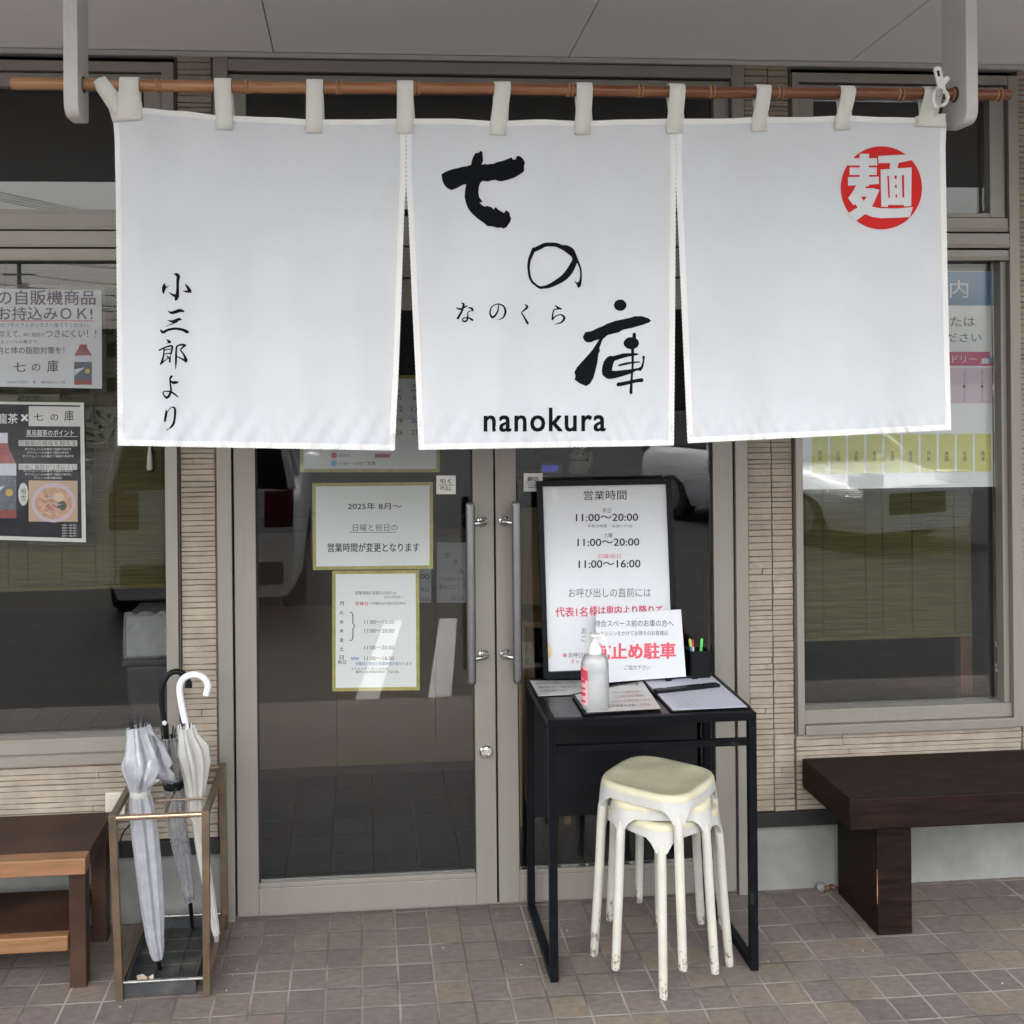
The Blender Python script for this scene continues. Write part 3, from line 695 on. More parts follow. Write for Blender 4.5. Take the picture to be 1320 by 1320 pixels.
for s in ([(70, 138, 10), (110, 152, 20), (182, 118, 14)], [(124, 86, 10), (146, 104, 24), (128, 170, 22), (84, 250, 26)], [(192, 136, 8), (232, 146, 22), (246, 172, 14)], [(240, 165, 10), (192, 186, 10), (190, 230, 16), (180, 272, 20), (150, 284, 18), (133, 268, 14), (150, 248, 12), (200, 246, 16), (238, 268, 24)],
          [(518, 105, 10), (504, 185, 18), (455, 240, 24), (426, 195, 18), (445, 130, 12), (510, 98, 12), (570, 122, 18), (590, 180, 24), (566, 242, 16), (508, 268, 4)], [(798, 102, 8), (822, 132, 24), (765, 188, 12), (780, 220, 16), (826, 302, 26)],
          [(1116, 110, 6), (1150, 138, 24), (1186, 152, 14)], [(1160, 152, 10), (1108, 160, 14), (1092, 215, 16), (1090, 262, 22)], [(1090, 258, 18), (1130, 224, 12), (1182, 212, 14), (1216, 245, 26), (1186, 292, 18), (1112, 314, 4)]): brush(b, PL, s, K, OX, OY)
write(b, PL, 'nanokura', (624.2, 526.0, 780.3, 556.0), bold=0.016, spacing=1.12, slope=-0.004)
printed('lettering', b, PRINT, panels[1])
# the round seal on the last panel
b = MB(); K, OX, OY = 11.0, 1076, 182
fillpoly(b, lambda x, y: PL(x, y, 0.0), [(OX + (662 + 577 * math.cos(t * math.pi / 32)) / K, OY + (662 + 590 * math.sin(t * math.pi / 32)) / K) for t in range(64)], 0)
n_ = [0]
def wp(pts, mi=1):
    n_[0] += 1; d = 0.0007 + 0.00012 * n_[0]
    fillpoly(b, lambda x, y: PL(x, y, d), Q(pts, K, OX, OY), mi)
wp([(190, 240), (600, 240), (604, 345), (188, 345)]); wp([(212, 372), (596, 372), (596, 478), (212, 478)]); wp([(188, 508), (625, 503), (628, 605), (450, 620), (190, 630)])
wp([(355, 178), (490, 180), (485, 240), (485, 640), (355, 640)])
wp([(305, 625), (450, 615), (435, 670), (540, 665), (635, 692), (530, 928), (640, 950), (860, 955), (1110, 935), (1066, 1075), (880, 1085), (650, 1092), (540, 1075), (430, 1035), (300, 1130), (240, 1090), (188, 1025), (325, 940), (290, 890), (270, 910), (190, 810), (250, 725)])
wp([(615, 210), (1000, 190), (1060, 215), (1110, 265), (905, 308), (890, 388), (780, 390), (785, 310), (620, 312)])
wp([(650, 402), (1090, 372), (1085, 920), (985, 925), (980, 905), (760, 905), (750, 935), (660, 927)])
for q in ([(372, 785), (455, 785), (412, 850)], [(745, 492), (768, 490), (784, 800), (760, 802)], [(848, 488), (878, 486), (880, 535), (850, 536)], [(855, 618), (878, 618), (880, 662), (856, 662)], [(862, 752), (884, 752), (884, 800), (862, 800)], [(952, 482), (984, 480), (986, 798), (960, 800)]): wp(q, 0)
printed('seal', b, [PRED, CLOTH], panels[2])

# bamboo pole
def poley(x): return 108.3 + (x - 15) * 0.0112
nodes_px = [88, 205, 320, 437, 537, 640, 735, 825, 917, 1005, 1085, 1160, 1230, 1286]
def polec(x): return at(x, poley(x), NY)
BAM = bpy.data.materials.new('bamboo'); BAM.use_nodes = True
def _bam():
    nt = BAM.node_tree; N = nt.nodes; L = nt.links; p = N['Principled BSDF']
    tc = N.new('ShaderNodeTexCoord'); sp = N.new('ShaderNodeSeparateXYZ'); L.new(tc.outputs['Object'], sp.inputs[0])
    mr = N.new('ShaderNodeMapRange'); mr.inputs['From Min'].default_value = -1.1; mr.inputs['From Max'].default_value = 0.6; L.new(sp.outputs['X'], mr.inputs['Value'])
    n = N.new('ShaderNodeTexNoise'); n.inputs['Scale'].default_value = 7; n.inputs['Detail'].default_value = 6
    mp = N.new('ShaderNodeMapping'); mp.inputs['Scale'].default_value = (0.8, 9, 9); L.new(tc.outputs['Object'], mp.inputs['Vector']); L.new(mp.outputs[0], n.inputs['Vector'])
    ad = N.new('ShaderNodeMath'); ad.operation = 'MULTIPLY_ADD'; ad.inputs[1].default_value = 1.5; ad.inputs[2].default_value = -0.75; L.new(n.outputs['Fac'], ad.inputs[0])
    a2 = N.new('ShaderNodeMath'); a2.operation = 'ADD'; L.new(ad.outputs[0], a2.inputs[0]); L.new(mr.outputs[0], a2.inputs[1])
    r = N.new('ShaderNodeValToRGB'); e = r.color_ramp.elements
    e[0].position = 0.0; e[0].color = (0.36, 0.185, 0.085, 1); e[1].position = 1.0; e[1].color = (0.15, 0.046, 0.018, 1)
    k = e.new(0.5); k.color = (0.26, 0.10, 0.04, 1)
    L.new(a2.outputs[0], r.inputs['Fac']); L.new(r.outputs[0], p.inputs['Base Color'])
    p.inputs['Roughness'].default_value = 0.24
    bn = N.new('ShaderNodeBump'); bn.inputs['Strength'].default_value = 0.3; bn.inputs['Distance'].default_value = 0.002; L.new(n.outputs['Fac'], bn.inputs['Height']); L.new(bn.outputs[0], p.inputs['Normal'])
_bam()
NODEM = mat('bamboo_node', (0.34, 0.19, 0.085), 0.5, var=.2, vscale=80)
pole = root('bamboo_pole', polec(660), 'reddish brown bamboo pole carrying the white curtain between two bracket boards', 'pole')
b = MB(); pts = []; rr = []
rp = random.Random(3)
xs = [15.5] + sorted(nodes_px + [x + d for x in nodes_px for d in (-9, -4, 3.5, 8)] + list(range(40, 1300, 60))) + [1301]
for x in xs:
    dn = min(abs(x - k) for k in nodes_px)
    r = 0.0138 - 0.0006 * (x / 1300) + (0.0016 if dn < 0.5 else (0.0009 if dn < 6 else 0)) - (0.0004 if 6 < dn < 12 else 0)
    p = polec(x); p.z += 0.0012 * math.sin(x * 0.011 + 1); pts.append(p); rr.append(r)
b.tube(pts, rr, 18); obj('culm', b, BAM, pole, smooth=50)
NODED = mat('bamboo_scar', (0.07, 0.028, 0.012), 0.7)
for x in nodes_px:
    b = MB()
    for dx, r, wd_, mi in ((-2.6, .0164, .0024, 0), (0.2, .0158, .0010, 1), (2.4, .0162, .0018, 0)):
        p = polec(x + dx); b.tube([p + Vector((-wd_, 0, 0)), p, p + Vector((wd_, 0, 0))], [r - .0016, r, r - .0016], 18, mi)
    obj('node', b, [NODEM, NODED], pole, smooth=60)

# loops over the pole
def loop(xt, xb, w, wb=None, ytab=172):
    wb = wb or w; b = MB(); C0 = polec(xt); r = 0.0168
    hw = w / 2 * NY / FPX; hb = wb / 2 * NY / FPX
    prof = []                                    # (pos of middle, half width)
    bot = cl(xb, ytab, .0042); hem_ = cl(xb, topy(xb) + 4, .0050)
    prof += [(bot, hb), (hem_, hb)]
    fr_ = C0 + Vector((0, -r, -0.004)); prof.append((hem_.lerp(fr_, .55) + Vector((0, -.002, 0)), (hw + hb) / 2))
    for k in range(9):
        a = math.pi + 0.15 - k * (math.pi + .3) / 8
        prof.append((C0 + Vector((0, r * math.cos(a), r * math.sin(a) + .001)), hw))
    back = at(xb + 3, topy(xb) + 3, NY + .004); prof.append((back.lerp(C0, .4) + Vector((0, .006, 0)), hw)); prof.append((back, hb))
    A = []; B_ = []; c = 0.0
    for k, (p, h) in enumerate(prof):
        sk = Vector((h, 0, 0)); wob = Vector((0, 0.0012 * math.sin(k * 1.3 + xt), 0))
        A.append(p - sk + wob); B_.append(p + sk - wob)
    M_ = [a.lerp(c_, .5) + Vector((0, -.0006, 0)) for a, c_ in zip(A, B_)]
    b.grid([A, M_, B_])
    o = obj('loop', b, LOOPM, noren, smooth=50)
    s = o.modifiers.new('thickness', 'SOLIDIFY'); s.thickness = 0.0014; s.offset = 0
for xt, xb, w, yt in ((288, 289, 21, 167), (406, 405, 21, 171), (522, 522, 21, 172), (647, 642, 21, 173.5), (752, 751, 21, 173.5), (871, 869.5, 21, 172), (982, 978.5, 20, 169.5), (1090, 1086, 20, 167)): loop(xt, xb, w, None, yt)
loop(168, 167, 24, 30, 155); loop(1199, 1194, 25, 26, 163)
# the loop that has slipped off at the corner, the sewn corner patches
b = MB()
pts = [(130, 101), (134, 112), (141, 125), (147, 136), (152, 148)]; wd = [(-9, 1), (-10, 7), (-9, 10), (-8, 12), (-6, 16)]
rows = []
for k, ((x, y), (l, r)) in enumerate(zip(pts, wd)):
    o_ = 0.022 - 0.005 * k
    rows.append([at(x + l, y + 4 - .5 * k, NY - o_), at(x + (l + r) / 2, y, NY - o_ - .004), at(x + r + 4, y - 3 + .4 * k, NY - o_)])
b.grid(rows); b.grid([[p + Vector((0, .008, 0.0)) for p in row] for row in rows])
o = obj('loop', b, LOOPM, noren, smooth=50); s = o.modifiers.new('thickness', 'SOLIDIFY'); s.thickness = 0.0014; s.offset = 0
o['label'] = 'loop slipped off the pole at the curtain corner'
def patch(q):
    b = MB(); rows = []
    for i in range(5):
        rows.append([cl(*[(q[0][k] * (1 - j / 5) + q[1][k] * j / 5) * (1 - i / 4) + (q[3][k] * (1 - j / 5) + q[2][k] * j / 5) * i / 4 for k in (0, 1)], 0.0042 + 0.0012 * math.sin(i * 2.1 + j * 1.7)) for j in range(6)])
    b.grid(rows); o = obj('corner_patch', b, LOOPM, noren, smooth=40)
    s = o.modifiers.new('thickness', 'SOLIDIFY'); s.thickness = 0.0014; s.offset = 0
patch([(139, 135), (183, 132), (182, 154), (145, 157)]); patch([(1180, 150), (1219, 146), (1219, 164), (1180, 163)])

# plastic peg
WHP = mat('white_plastic', (0.72, 0.715, 0.70), 0.35, var=.04, vscale=30)
peg = root('clothes_peg', at(1212, 115, NY - .03), 'white plastic clothes peg clipping the curtain corner to the bamboo pole', 'clothes peg')
w0 = NY - .028
def pegplate(pts, y, th, name):
    b = MB(); b.prism([at(x, yy, y) for x, yy in pts], (0, th, 0)); return obj(name, b, WHP, peg, bevel=.0008)
def pill(x0, y0, x1, y1, w0_, w1_):
    a = math.atan2(y1 - y0, x1 - x0); out = []
    for k in range(7): t = a + math.pi / 2 + k * math.pi / 6; out.append((x0 + w0_ * math.cos(t), y0 + w0_ * math.sin(t)))
    for k in range(7): t = a - math.pi / 2 + k * math.pi / 6; out.append((x1 + w1_ * math.cos(t), y1 + w1_ * math.sin(t)))
    return out
pegplate(pill(1209, 90, 1215, 116, 5, 4.5), w0 - .010, .0045, 'lever'); pegplate(pill(1221, 101, 1211, 113, 3.4, 4.2), w0 - .0045, .0045, 'lever')
b = MB(); b.prism([at(x, y, w0 - .0112) for x, y in pill(1209.3, 92, 1210.6, 97.5, 1.5, 1.3)], (0, .001, 0)); obj('slot', b, BLACKP, peg)
b = MB(); b.tube(cmr([tuple(at(x, y, w0 - .007)) for x, y in ((1212, 114), (1205, 119), (1203, 128), (1205, 136), (1209, 138))], 4), .0046, 8); obj('jaw', b, WHP, peg)
b = MB(); b.tube(cmr([tuple(at(x, y, w0 - .007)) for x, y in ((1214, 115), (1220, 120), (1221.5, 127), (1218, 134), (1213, 136))], 4), .0046, 8); obj('jaw', b, WHP, peg)
b = MB(); c0 = at(1212, 119, w0 - .013); b.tube([c0 + Vector((.0075 * math.cos(t), 0, .0075 * math.sin(t))) for t in [R(i * 30) for i in range(13)]], .0022, 8); obj('spring_ring', b, STEEL, peg)

# the two painted boards that hold the pole
WPT = mat('bracket_paint', (0.54, 0.54, 0.525), 0.55, var=.06, vscale=6, c2=(0.44, 0.43, 0.40), cscale=6, cpos=(0.55, 0.8), bump=.12, bscale=30)
def bracket(x0, x1, y0, y1, zb, label):
    t = root('pole_bracket', ((x0 + x1) / 2, (y0 + y1) / 2, zb), label, 'bracket', 'boards that hold the curtain pole')
    pc = polec(90 if x0 < 0 else 1240); prof = []
    r1, r2 = 0.030, 0.018
    for k in range(7):
        a = math.pi + k * math.pi / 12; prof.append((y0 + r1 + r1 * math.cos(a), zb + r1 + r1 * math.sin(a)))
    for k in range(7):
        a = 1.5 * math.pi + k * math.pi / 12; prof.append((y1 - r2 + r2 * math.cos(a), zb + r2 + r2 * math.sin(a)))
    ztop = 2.745; prof += [(y1, ztop), (y0, ztop)]
    b = MB(); b.prism([(x0, y, z) for y, z in prof], (x1 - x0, 0, 0))
    obj('board', b, WPT, t, bevel=.003, smooth=50)
    ring = [(pc.y + .019 * math.cos(k * math.pi / 10), pc.z + .019 * math.sin(k * math.pi / 10)) for k in range(20)]
    for xx in (x0 - .0012, x1 + .0002):
        b = MB(); b.prism([(xx, y, z) for y, z in ring], (.001, 0, 0)); obj('hole', b, mat('hole_dark', (0.05, 0.042, 0.035), .9), t)
lx = at(82, 140, 2.42); lx1 = at(100.5, 140, 2.42)
bracket(lx.x, lx1.x, 2.42, 2.515, at(91, 148, 2.42).z, 'white painted bracket board holding the pole end beside the slipped loop')
rx = at(1246, 140, 2.42); rx1 = at(1261, 140, 2.42)
bracket(rx.x, rx1.x, 2.42, 2.525, at(1252, 157, 2.42).z, 'white painted bracket board holding the pole end beside the clothes peg')
# ------------------------------------------------------------------ notices on the glass
def P_(S, off): return lambda x, y, d=0.0: S.px(x, y, off + d)
DARKPR = mat('poster_black', (0.014, 0.015, 0.019), 0.5, spec=.2, var=.35, vscale=25)
FILM = clear('clear_film', (0.985, 0.985, 0.985), 0.10, wr=14.0, ior=1.28, wb=.14)
PURP = mat('ink_plum', (0.10, 0.075, 0.11), 0.6)
def poster(name, label, cat, S, corners, paper, part='sheet', th=.0009, off=0.0):
    c = sum((S.px(x, y, off) for x, y in corners), Vector()) / 4
    t = root(name, c, label, cat); b = MB(); sheet(b, S, corners, th, off); obj(part, b, paper, t)
    return t
# --- tea poster, upper
S = wallsurf(WY + .0395)
tl = poster('tea_poster', 'white poster about drinks brought from the vending machine, above the black tea poster', 'poster', S, [(-60, 371), (131, 374), (131.5, 501), (-60, 497)], PAPER)
b = MB(); pl = P_(S, .0016)
write(b, pl, 'の自販機商品', (-3, 374, 123, 393), 0, .012); write(b, pl, 'お持込みＯＫ!', (-3, 395.5, 119, 412.5), 0, .012)
rectpx(b, pl, -20, 413.2, 121, 414.2, 2)
write(b, pl, '外のリサイクルボックスへ捨ててください。', (-6, 416, 116, 422), 1); write(b, pl, '抑えて、', (-2, 426, 27, 435), 1); write(b, pl, '体に脂肪が', (30, 428.5, 58, 434), 1); write(b, pl, 'つきにくい！！', (59, 425, 124, 435), 1, .004)
write(b, pl, 'ェノールの働きで、', (1, 438, 50, 443), 1); write(b, pl, '内と体の脂肪対策を！', (-4, 447, 83, 456), 1, .006)
for body, q in (('七', (17, 467, 33, 479)), ('の', (41, 469, 52, 478)), ('庫', (61, 464, 75, 480))): write(b, pl, body, q, 1, .01)
write(b, pl, 'SUNTORY', (9, 491, 36, 494.3), 3, .012); write(b, pl, '×', (42.5, 491, 46, 494.5), 1); write(b, pl, '株式会社七の庫', (53, 491, 84, 494.5), 1)
obj('lettering', b, [PURP, INKG, INKR, mat('ink_teal', (0.06, 0.36, 0.36), .6)], tl, smooth=None)
TEA = mat('print_tea', (0.24, 0.05, 0.045), .5, var=.2, vscale=60); LBL = mat('print_label', (0.09, 0.10, 0.14), .5, var=.4, vscale=120); LBW = mat('print_pale', (0.50, 0.52, 0.58), .5)
GOLD = mat('print_gold', (0.50, 0.34, 0.05), .5)
def bottle_print(S, off, x, y0, y1, w, parent):
    b = MB(); h = y1 - y0; pl = P_(S, off)
    fillpoly(b, pl, [(x - w * .2, y0 + h * .12), (x + w * .2, y0 + h * .12), (x + w * .24, y0 + h * .2), (x + w * .46, y0 + h * .33), (x + w * .5, y0 + h * .4), (x + w * .5, y1), (x - w * .5, y1), (x - w * .5, y0 + h * .4), (x - w * .46, y0 + h * .33), (x - w * .24, y0 + h * .2)], 0)
    pl = P_(S, off + .0003); rectpx(b, pl, x - w * .19, y0, x + w * .19, y0 + h * .12, 1)
    rectpx(b, pl, x - w * .5, y0 + h * .36, x + w * .5, y0 + h * .5, 1); rectpx(b, pl, x - w * .5, y0 + h * .5, x + w * .5, y1 - h * .1, 2)
    pl = P_(S, off + .0006); fillpoly(b, pl, [(x - w * .48, y0 + h * .66), (x + w * .1, y0 + h * .62), (x - w * .48, y0 + h * .8)], 1)
    fillpoly(b, pl, [(x + w * .25 + w * .14 * math.cos(k * .7), y0 + h * .7 + w * .14 * math.sin(k * .7)) for k in range(9)], 3)
    return obj('bottle_picture', b, [TEA, LBW, LBL, GOLD], parent, smooth=None)
bottle_print(S, .0016, 107, 437, 496, 23, tl)
b = MB(); sheet(b, S, [(-60, 366), (135, 368), (137, 505), (-60, 501)], .0006, .0062); obj('plastic_sleeve', b, FILM, tl)
# --- tea poster, lower (black)
tl = poster('tea_poster', 'black poster with a tea bottle and a noodle bowl, below the vending machine poster', 'poster', S, [(-60, 517), (108, 519), (111, 699), (-60, 694)], PAPERW)
b = MB(); sheet(b, S, [(-60, 520), (103, 522.5), (105.5, 694), (-60, 689)], .0006, .0010); obj('dark_print', b, DARKPR, tl)
b = MB(); pl = P_(S, .0020)
rectpx(b, pl, 37, 524, 103.3, 549.5, 0, .01)
pl = P_(S, .0026)
for body, q in (('七', (44, 533, 56, 542)), ('の', (65, 534, 75, 542)), ('庫', (83, 529, 95, 543))): write(b, pl, body, q, 1, .006)
write(b, pl, '烏龍茶', (-18, 533, 23, 546), 2, .006); write(b, pl, '×', (27.5, 534, 36, 543), 2, .02)
write(b, pl, '黒烏龍茶のポイント', (34, 554, 95, 562), 2, .004)
rectpx(b, pl, 33, 562.4, 100, 563, 2)
for y, body in ((567.5, '①脂肪の吸収を抑える'), (598, '②体に脂肪がつきにくい')):
    rectpx(b, P_(S, .0020), 24, y, 99.5, y + 7.5, 0, .004); write(b, pl, body, (25, y + .9, 98, y + 6.8), 1)
for y, w_ in ((579, 30), (583.5, 27), (588, 33), (607, 32), (611.5, 30), (616, 18)): write(b, pl, 'ポリフェノールの働きで脂肪の吸収を', (62 - w_, y - 1.6, 62 + w_, y + 1.6), 2)
for k in range(5): write(b, pl, '食事と一緒に飲む', (80, 676 + k * 3.4, 99, 678.2 + k * 3.4), 2)
fillpoly(b, P_(S, .0021), [(30 + 6.5 * math.cos(t * .5), 637 + 15 * math.sin(t * .5)) for t in range(13)], 0); write(b, pl, '相性', (27, 629, 33, 646), 1, vertical=True)
obj('lettering', b, [PAPERW, INK, INKW], tl, smooth=None)
b = MB(); pl = P_(S, .0021); rectpx(b, pl, 37, 619.5, 100, 672.5, 0, .008)
def disc(b, S, off, x, y, rx, ry, mi, n=28): fillpoly(b, P_(S, off), [(x + rx * math.cos(t * 2 * math.pi / n), y + ry * math.sin(t * 2 * math.pi / n)) for t in range(n)], mi)
disc(b, S, .0026, 69, 648, 28, 25.5, 1); disc(b, S, .0030, 69, 648.5, 24, 21, 2); disc(b, S, .0034, 62, 644, 8, 6, 3); disc(b, S, .0034, 76, 641, 7, 5.5, 4); disc(b, S, .0034, 66, 655, 9, 6, 3); disc(b, S, .0034, 80, 652, 6, 6, 5)
rn = random.Random(5)
for k in range(16):
    x, y = 69 + rn.uniform(-17, 17), 648 + rn.uniform(-14, 14); brush(b, lambda px, py, k=k: S.px(px, py, .0038 + k * .00004), [(x - 5, y, .9), (x, y + rn.uniform(-3, 3), 1.1), (x + 5, y + 1, .8)], 1, 0, 0, rn.choice([1, 2, 4]))
obj('bowl_picture', b, [mat('print_orange', (.46, .33, .23), .5), mat('print_lilac', (.48, .42, .50), .5), mat('print_broth', (.50, .30, .20), .5, var=.3, vscale=60), mat('print_meat', (.36, .17, .12), .5, var=.3, vscale=90), mat('print_egg', (.62, .50, .32), .5), mat('print_nori', (.05, .06, .05), .5)], tl, smooth=None)
bottle_print(S, .0021, 3, 558, 668, 36, tl)
b = MB(); sheet(b, S, [(-60, 513), (104, 515), (112, 703), (-60, 698)], .0006, .0064); obj('plastic_sleeve', b, FILM, tl)

# --- three taped sheets behind the door glass
S = wallsurf(WY + .0275)
def taped(name, label, q, w=4.4, paper=PAPERB):
    t = poster(name, label, 'notice', S, q, paper)
    b = MB(); (x0, y0), (x1, y1), (x2, y2), (x3, y3) = q
    for a, c, v in (((x0, y0), (x1, y1), (0, 1)), ((x3, y3), (x2, y2), (0, 1)), ((x0, y0), (x3, y3), (1, 0)), ((x1, y1), (x2, y2), (1, 0))):
        ex = 1.5; dx, dy = c[0] - a[0], c[1] - a[1]; l = math.hypot(dx, dy); dx, dy = dx / l * ex, dy / l * ex
        a2 = (a[0] - dx, a[1] - dy); c2 = (c[0] + dx, c[1] + dy); h = w / 2
        d_ = .0013 + (.0004 if v[0] else 0)
        if v[1]: sheet(b, S, [(a2[0], a2[1] - h), (c2[0], c2[1] - h), (c2[0], c2[1] + h), (a2[0], a2[1] + h)], .0003, d_)
        else: sheet(b, S, [(a2[0] - h, a2[1]), (a2[0] + h, a2[1]), (c2[0] + h, c2[1]), (c2[0] - h, c2[1])], .0003, d_)
    obj('tape_border', b, TAPE, t); return t
t = taped('calendar_notice', 'pale calendar sheet on the door glass, mostly hidden behind the curtain', [(389, 486), (564.5, 486), (564.5, 606.5), (389, 606.5)])
b = MB(); pl = P_(S, .0017)
for x, nums in ((515, '5 12 19 26'.split()), (534.5, '6 13 20 27'.split()), (496, '4 11 18 25'.split()), (477, '3 10 17 24'.split()), (458, '2 9 16 23'.split()), (439, '1 8 15 22'.split())):
    for k, s in enumerate(nums): write(b, pl, s, (x - 2.1 * len(s), 509 + k * 15, x + 2.1 * len(s), 515.5 + k * 15), 3 if (x > 530 and s == '20') else 0)
    write(b, pl, '金土木水火月'[int((534.5 - x) / 19)] if x < 520 else ('THU' if x < 525 else 'FRI'), (x - 4, 501.5, x + 4, 505), 0)
write(b, pl, '2025', (531, 495, 547, 499.5), 0)
disc(b, S, .0017, 430.5, 587, 4, 4, 1, 16); write(b, pl, '定休日', (437.5, 584.8, 450.5, 589.3), 0)
disc(b, S, .0017, 430.5, 597.3, 4, 4, 2, 16); write(b, pl, '11:00～16:00で営業', (437.5, 594.8, 484, 599.8), 0)
rectpx(b, pl, 483, 584.8, 503, 590, 1); write(b, P_(S, .0021), '臨時休業', (484.5, 586, 501.5, 589.2), 0)
obj('lettering', b, [INKG, INKP, mat('ink_sky', (.18, .42, .66), .6), INKB], t, smooth=None)
t = taped('change_notice', 'yellow taped landscape sheet announcing changed opening hours from August', [(404.5, 625), (556, 623.5), (556, 731), (405.5, 732.5)])
b = MB(); pl = P_(S, .0017)
write(b, pl, '2025年 8月～', (448.5, 648, 517.5, 657), 0, .012); write(b, pl, '日曜と祝日の', (455, 675.5, 512.5, 684.5), 1, 0); rectpx(b, pl, 450.5, 685.8, 511, 686.5, 1)
write(b, pl, '営業時間が変更となります', (422.5, 700, 540.5, 711.5), 0, .013, slope=-.004)
obj('lettering', b, [mat('ink_soft', (.035, .036, .04), .7, spec=.1), INKG], t, smooth=None)
t = taped('hours_notice', 'yellow taped upright sheet with the weekly opening hours list', [(430.5, 738), (538, 737), (539, 887.5), (430.5, 889)])
b = MB(); pl = P_(S, .0017)
write(b, pl, '営業時間の変更のお知らせ', (458, 762, 511, 766.6), 1); write(b, pl, '2025年8月～', (495, 768, 521, 771.3), 1)
for y, ch in ((777.8, '月'), (789.5, '火'), (801.6, '水'), (813.2, '木'), (824.8, '金'), (836.2, '土'), (847.6, '日')): write(b, pl, ch, (437.6, y - 2.6, 443, y + 2.6), 0, .01)
write(b, pl, '祝日', (435.3, 851, 446, 856), 0, .01)
write(b, pl, '定休日', (457.5, 775.5, 474.5, 780.5), 2, .012); write(b, pl, '※月曜祝日の場合翌日休み', (477, 775.8, 523, 779.6), 1)
brush(b, pl, [(451, 789, .9), (454, 790.5, 1.1), (455, 797, 1.2), (455, 803, 1.1), (457.6, 807, .9)], 1, 0, 0, 0); brush(b, pl, [(457.6, 807, .9), (455, 811, 1.1), (455, 819, 1.2), (454, 824.5, 1.1), (451, 826, .9)], 1, 0, 0, 0)
for y, s in ((801.7, '11:00～15:00'), (813.1, '17:00～20:00'), (834.8, '11:00～20:00'), (848.6, '11:00～16:00')): write(b, pl, s, (469.5, y - 2.5, 508, y + 2.5), 0, -.002)
write(b, pl, 'NEW', (452.5, 847, 462.5, 851), 3, .012); write(b, pl, '日曜日と祝日の営業時間が変わります', (458.5, 853.2, 531, 857.6), 3, .006)
write(b, pl, '※ラストオーダー15分前', (453, 860.3, 500, 863.6), 1); write(b, pl, '最終入店営業時間終了30分前', (458.5, 864.3, 514, 867.8), 1)
obj('lettering', b, [mat('ink_soft', (.035, .036, .04), .7, spec=.1), INKG, INKR, INKB], t, smooth=None)
# --- push and pull stickers on the glass
S = wallsurf(WY + .0118)
for q, a, c, lab in (((562.5, 613, 587.5, 637), '引く', 'PULL', 'small square pull sticker on the door glass beside the taped notices'), ((675, 610, 699.5, 633.5), '締切', 'CLOSE', 'small square sticker on the door glass partly behind the framed sign')):
    t = poster('door_sticker', lab, 'sticker', S, [(q[0], q[1]), (q[2], q[1]), (q[2], q[3]), (q[0], q[3])], STICK[0], th=.0006)
    b = MB(); pl = P_(S, .0011); write(b, pl, a, (q[0] + 5, q[1] + 4.5, q[2] - 6, q[1] + 10.5), 0, .02); rectpx(b, pl, q[0] + 3, q[1] + 12, q[2] - 3, q[1] + 12.7, 0); write(b, pl, c, (q[0] + 5.5, q[1] + 14.3, q[2] - 5.5, q[1] + 19), 0, .01)
    obj('lettering', b, INK, t, smooth=None)
# --- guide sheet in the other window, behind the glass
S = wallsurf(WY + .0545)
t = poster('guide_sheet', 'large white guide sheet with blue heading and yellow cards behind the window glass', 'sign', S, [(1034, 347), (1296, 350), (1297, 627), (1033, 631)], PAPERB)
BLUEH = mat('print_blue', (0.035, 0.16, 0.34), .5, spec=.2)
b = MB(); pl = P_(S, .0014)
rectpx(b, pl, 1034, 349.5, 1295.5, 393.5, 0, .004); obj('blue_heading', b, BLUEH, t, smooth=None)
b = MB(); pl = P_(S, .0020)
write(b, pl, 'ご案内', (1168, 361, 1248, 384), 0, 0); write(b, pl, 'スタッフまたは', (1140, 408, 1257, 421), 1); write(b, pl, 'お声がけください', (1140, 429, 1265, 441), 1)
pk = mat('print_pink', (.50, .09, .20), .5); pkp = mat('print_pale_pink', (.62, .50, .58), .5); yl_ = mat('print_yellow', (.58, .58, .18), .5, var=.06, vscale=30)
rectpx(b, P_(S, .0014), 1180, 453.5, 1280, 471.5, 2); rectpx(b, P_(S, .0013), 1180, 474, 1283, 520, 3)
write(b, pl, 'フレンドリー', (1190, 458.5, 1258.5, 467.5), 0)
for x in (1243, 1266): write(b, pl, 'ファミリーでどうぞ', (x - 1.6, 477, x + 1.6, 519), 1, vertical=True)
obj('lettering', b, [INKW, INKG, pk, pkp], t, smooth=None)
b = MB(); pl = P_(S, .0020); disc(b, S, .0020, 1270, 465, 5, 3.6, 0, 14); rectpx(b, pl, 1263.5, 467.6, 1276.5, 469, 0); disc(b, S, .0020, 1279, 457, 3.6, 4.4, 0, 14); rectpx(b, P_(S, .0023), 1275, 460.5, 1284, 467, 1); disc(b, S, .0026, 1279, 452, 4.2, 2.4, 0, 12)
obj('serving_picture', b, [INKW, mat('ink_sky', (.18, .42, .66), .6)], t, smooth=None)
names = ['貝塚', '呉港', '須磨', '長浜', '庄原', '尾道', '丹後', '林田', '松尾', '魚津']
for k in range(10):
    x = 1057 + k * 23.35
    b = MB(); sheet(b, S, [(x - 10.2, 560 - k * .12), (x + 10.2, 560 - k * .12), (x + 10.2, 611 - k * .35), (x - 10.2, 611 - k * .35)], .0005, .0014)
    write(b, P_(S, .0024), names[k], (x - 2.4, 581, x + 2.4, 595), 1, vertical=True)
    obj('yellow_card', b, [yl_, mat('ink_soft', (.035, .036, .04), .7, spec=.1)], t, smooth=None)
b = MB(); sheet(b, S, [(1036, 344), (1298, 346), (1299, 630), (1035, 636)], .0005, .0042); obj('plastic_film', b, FILM, t)
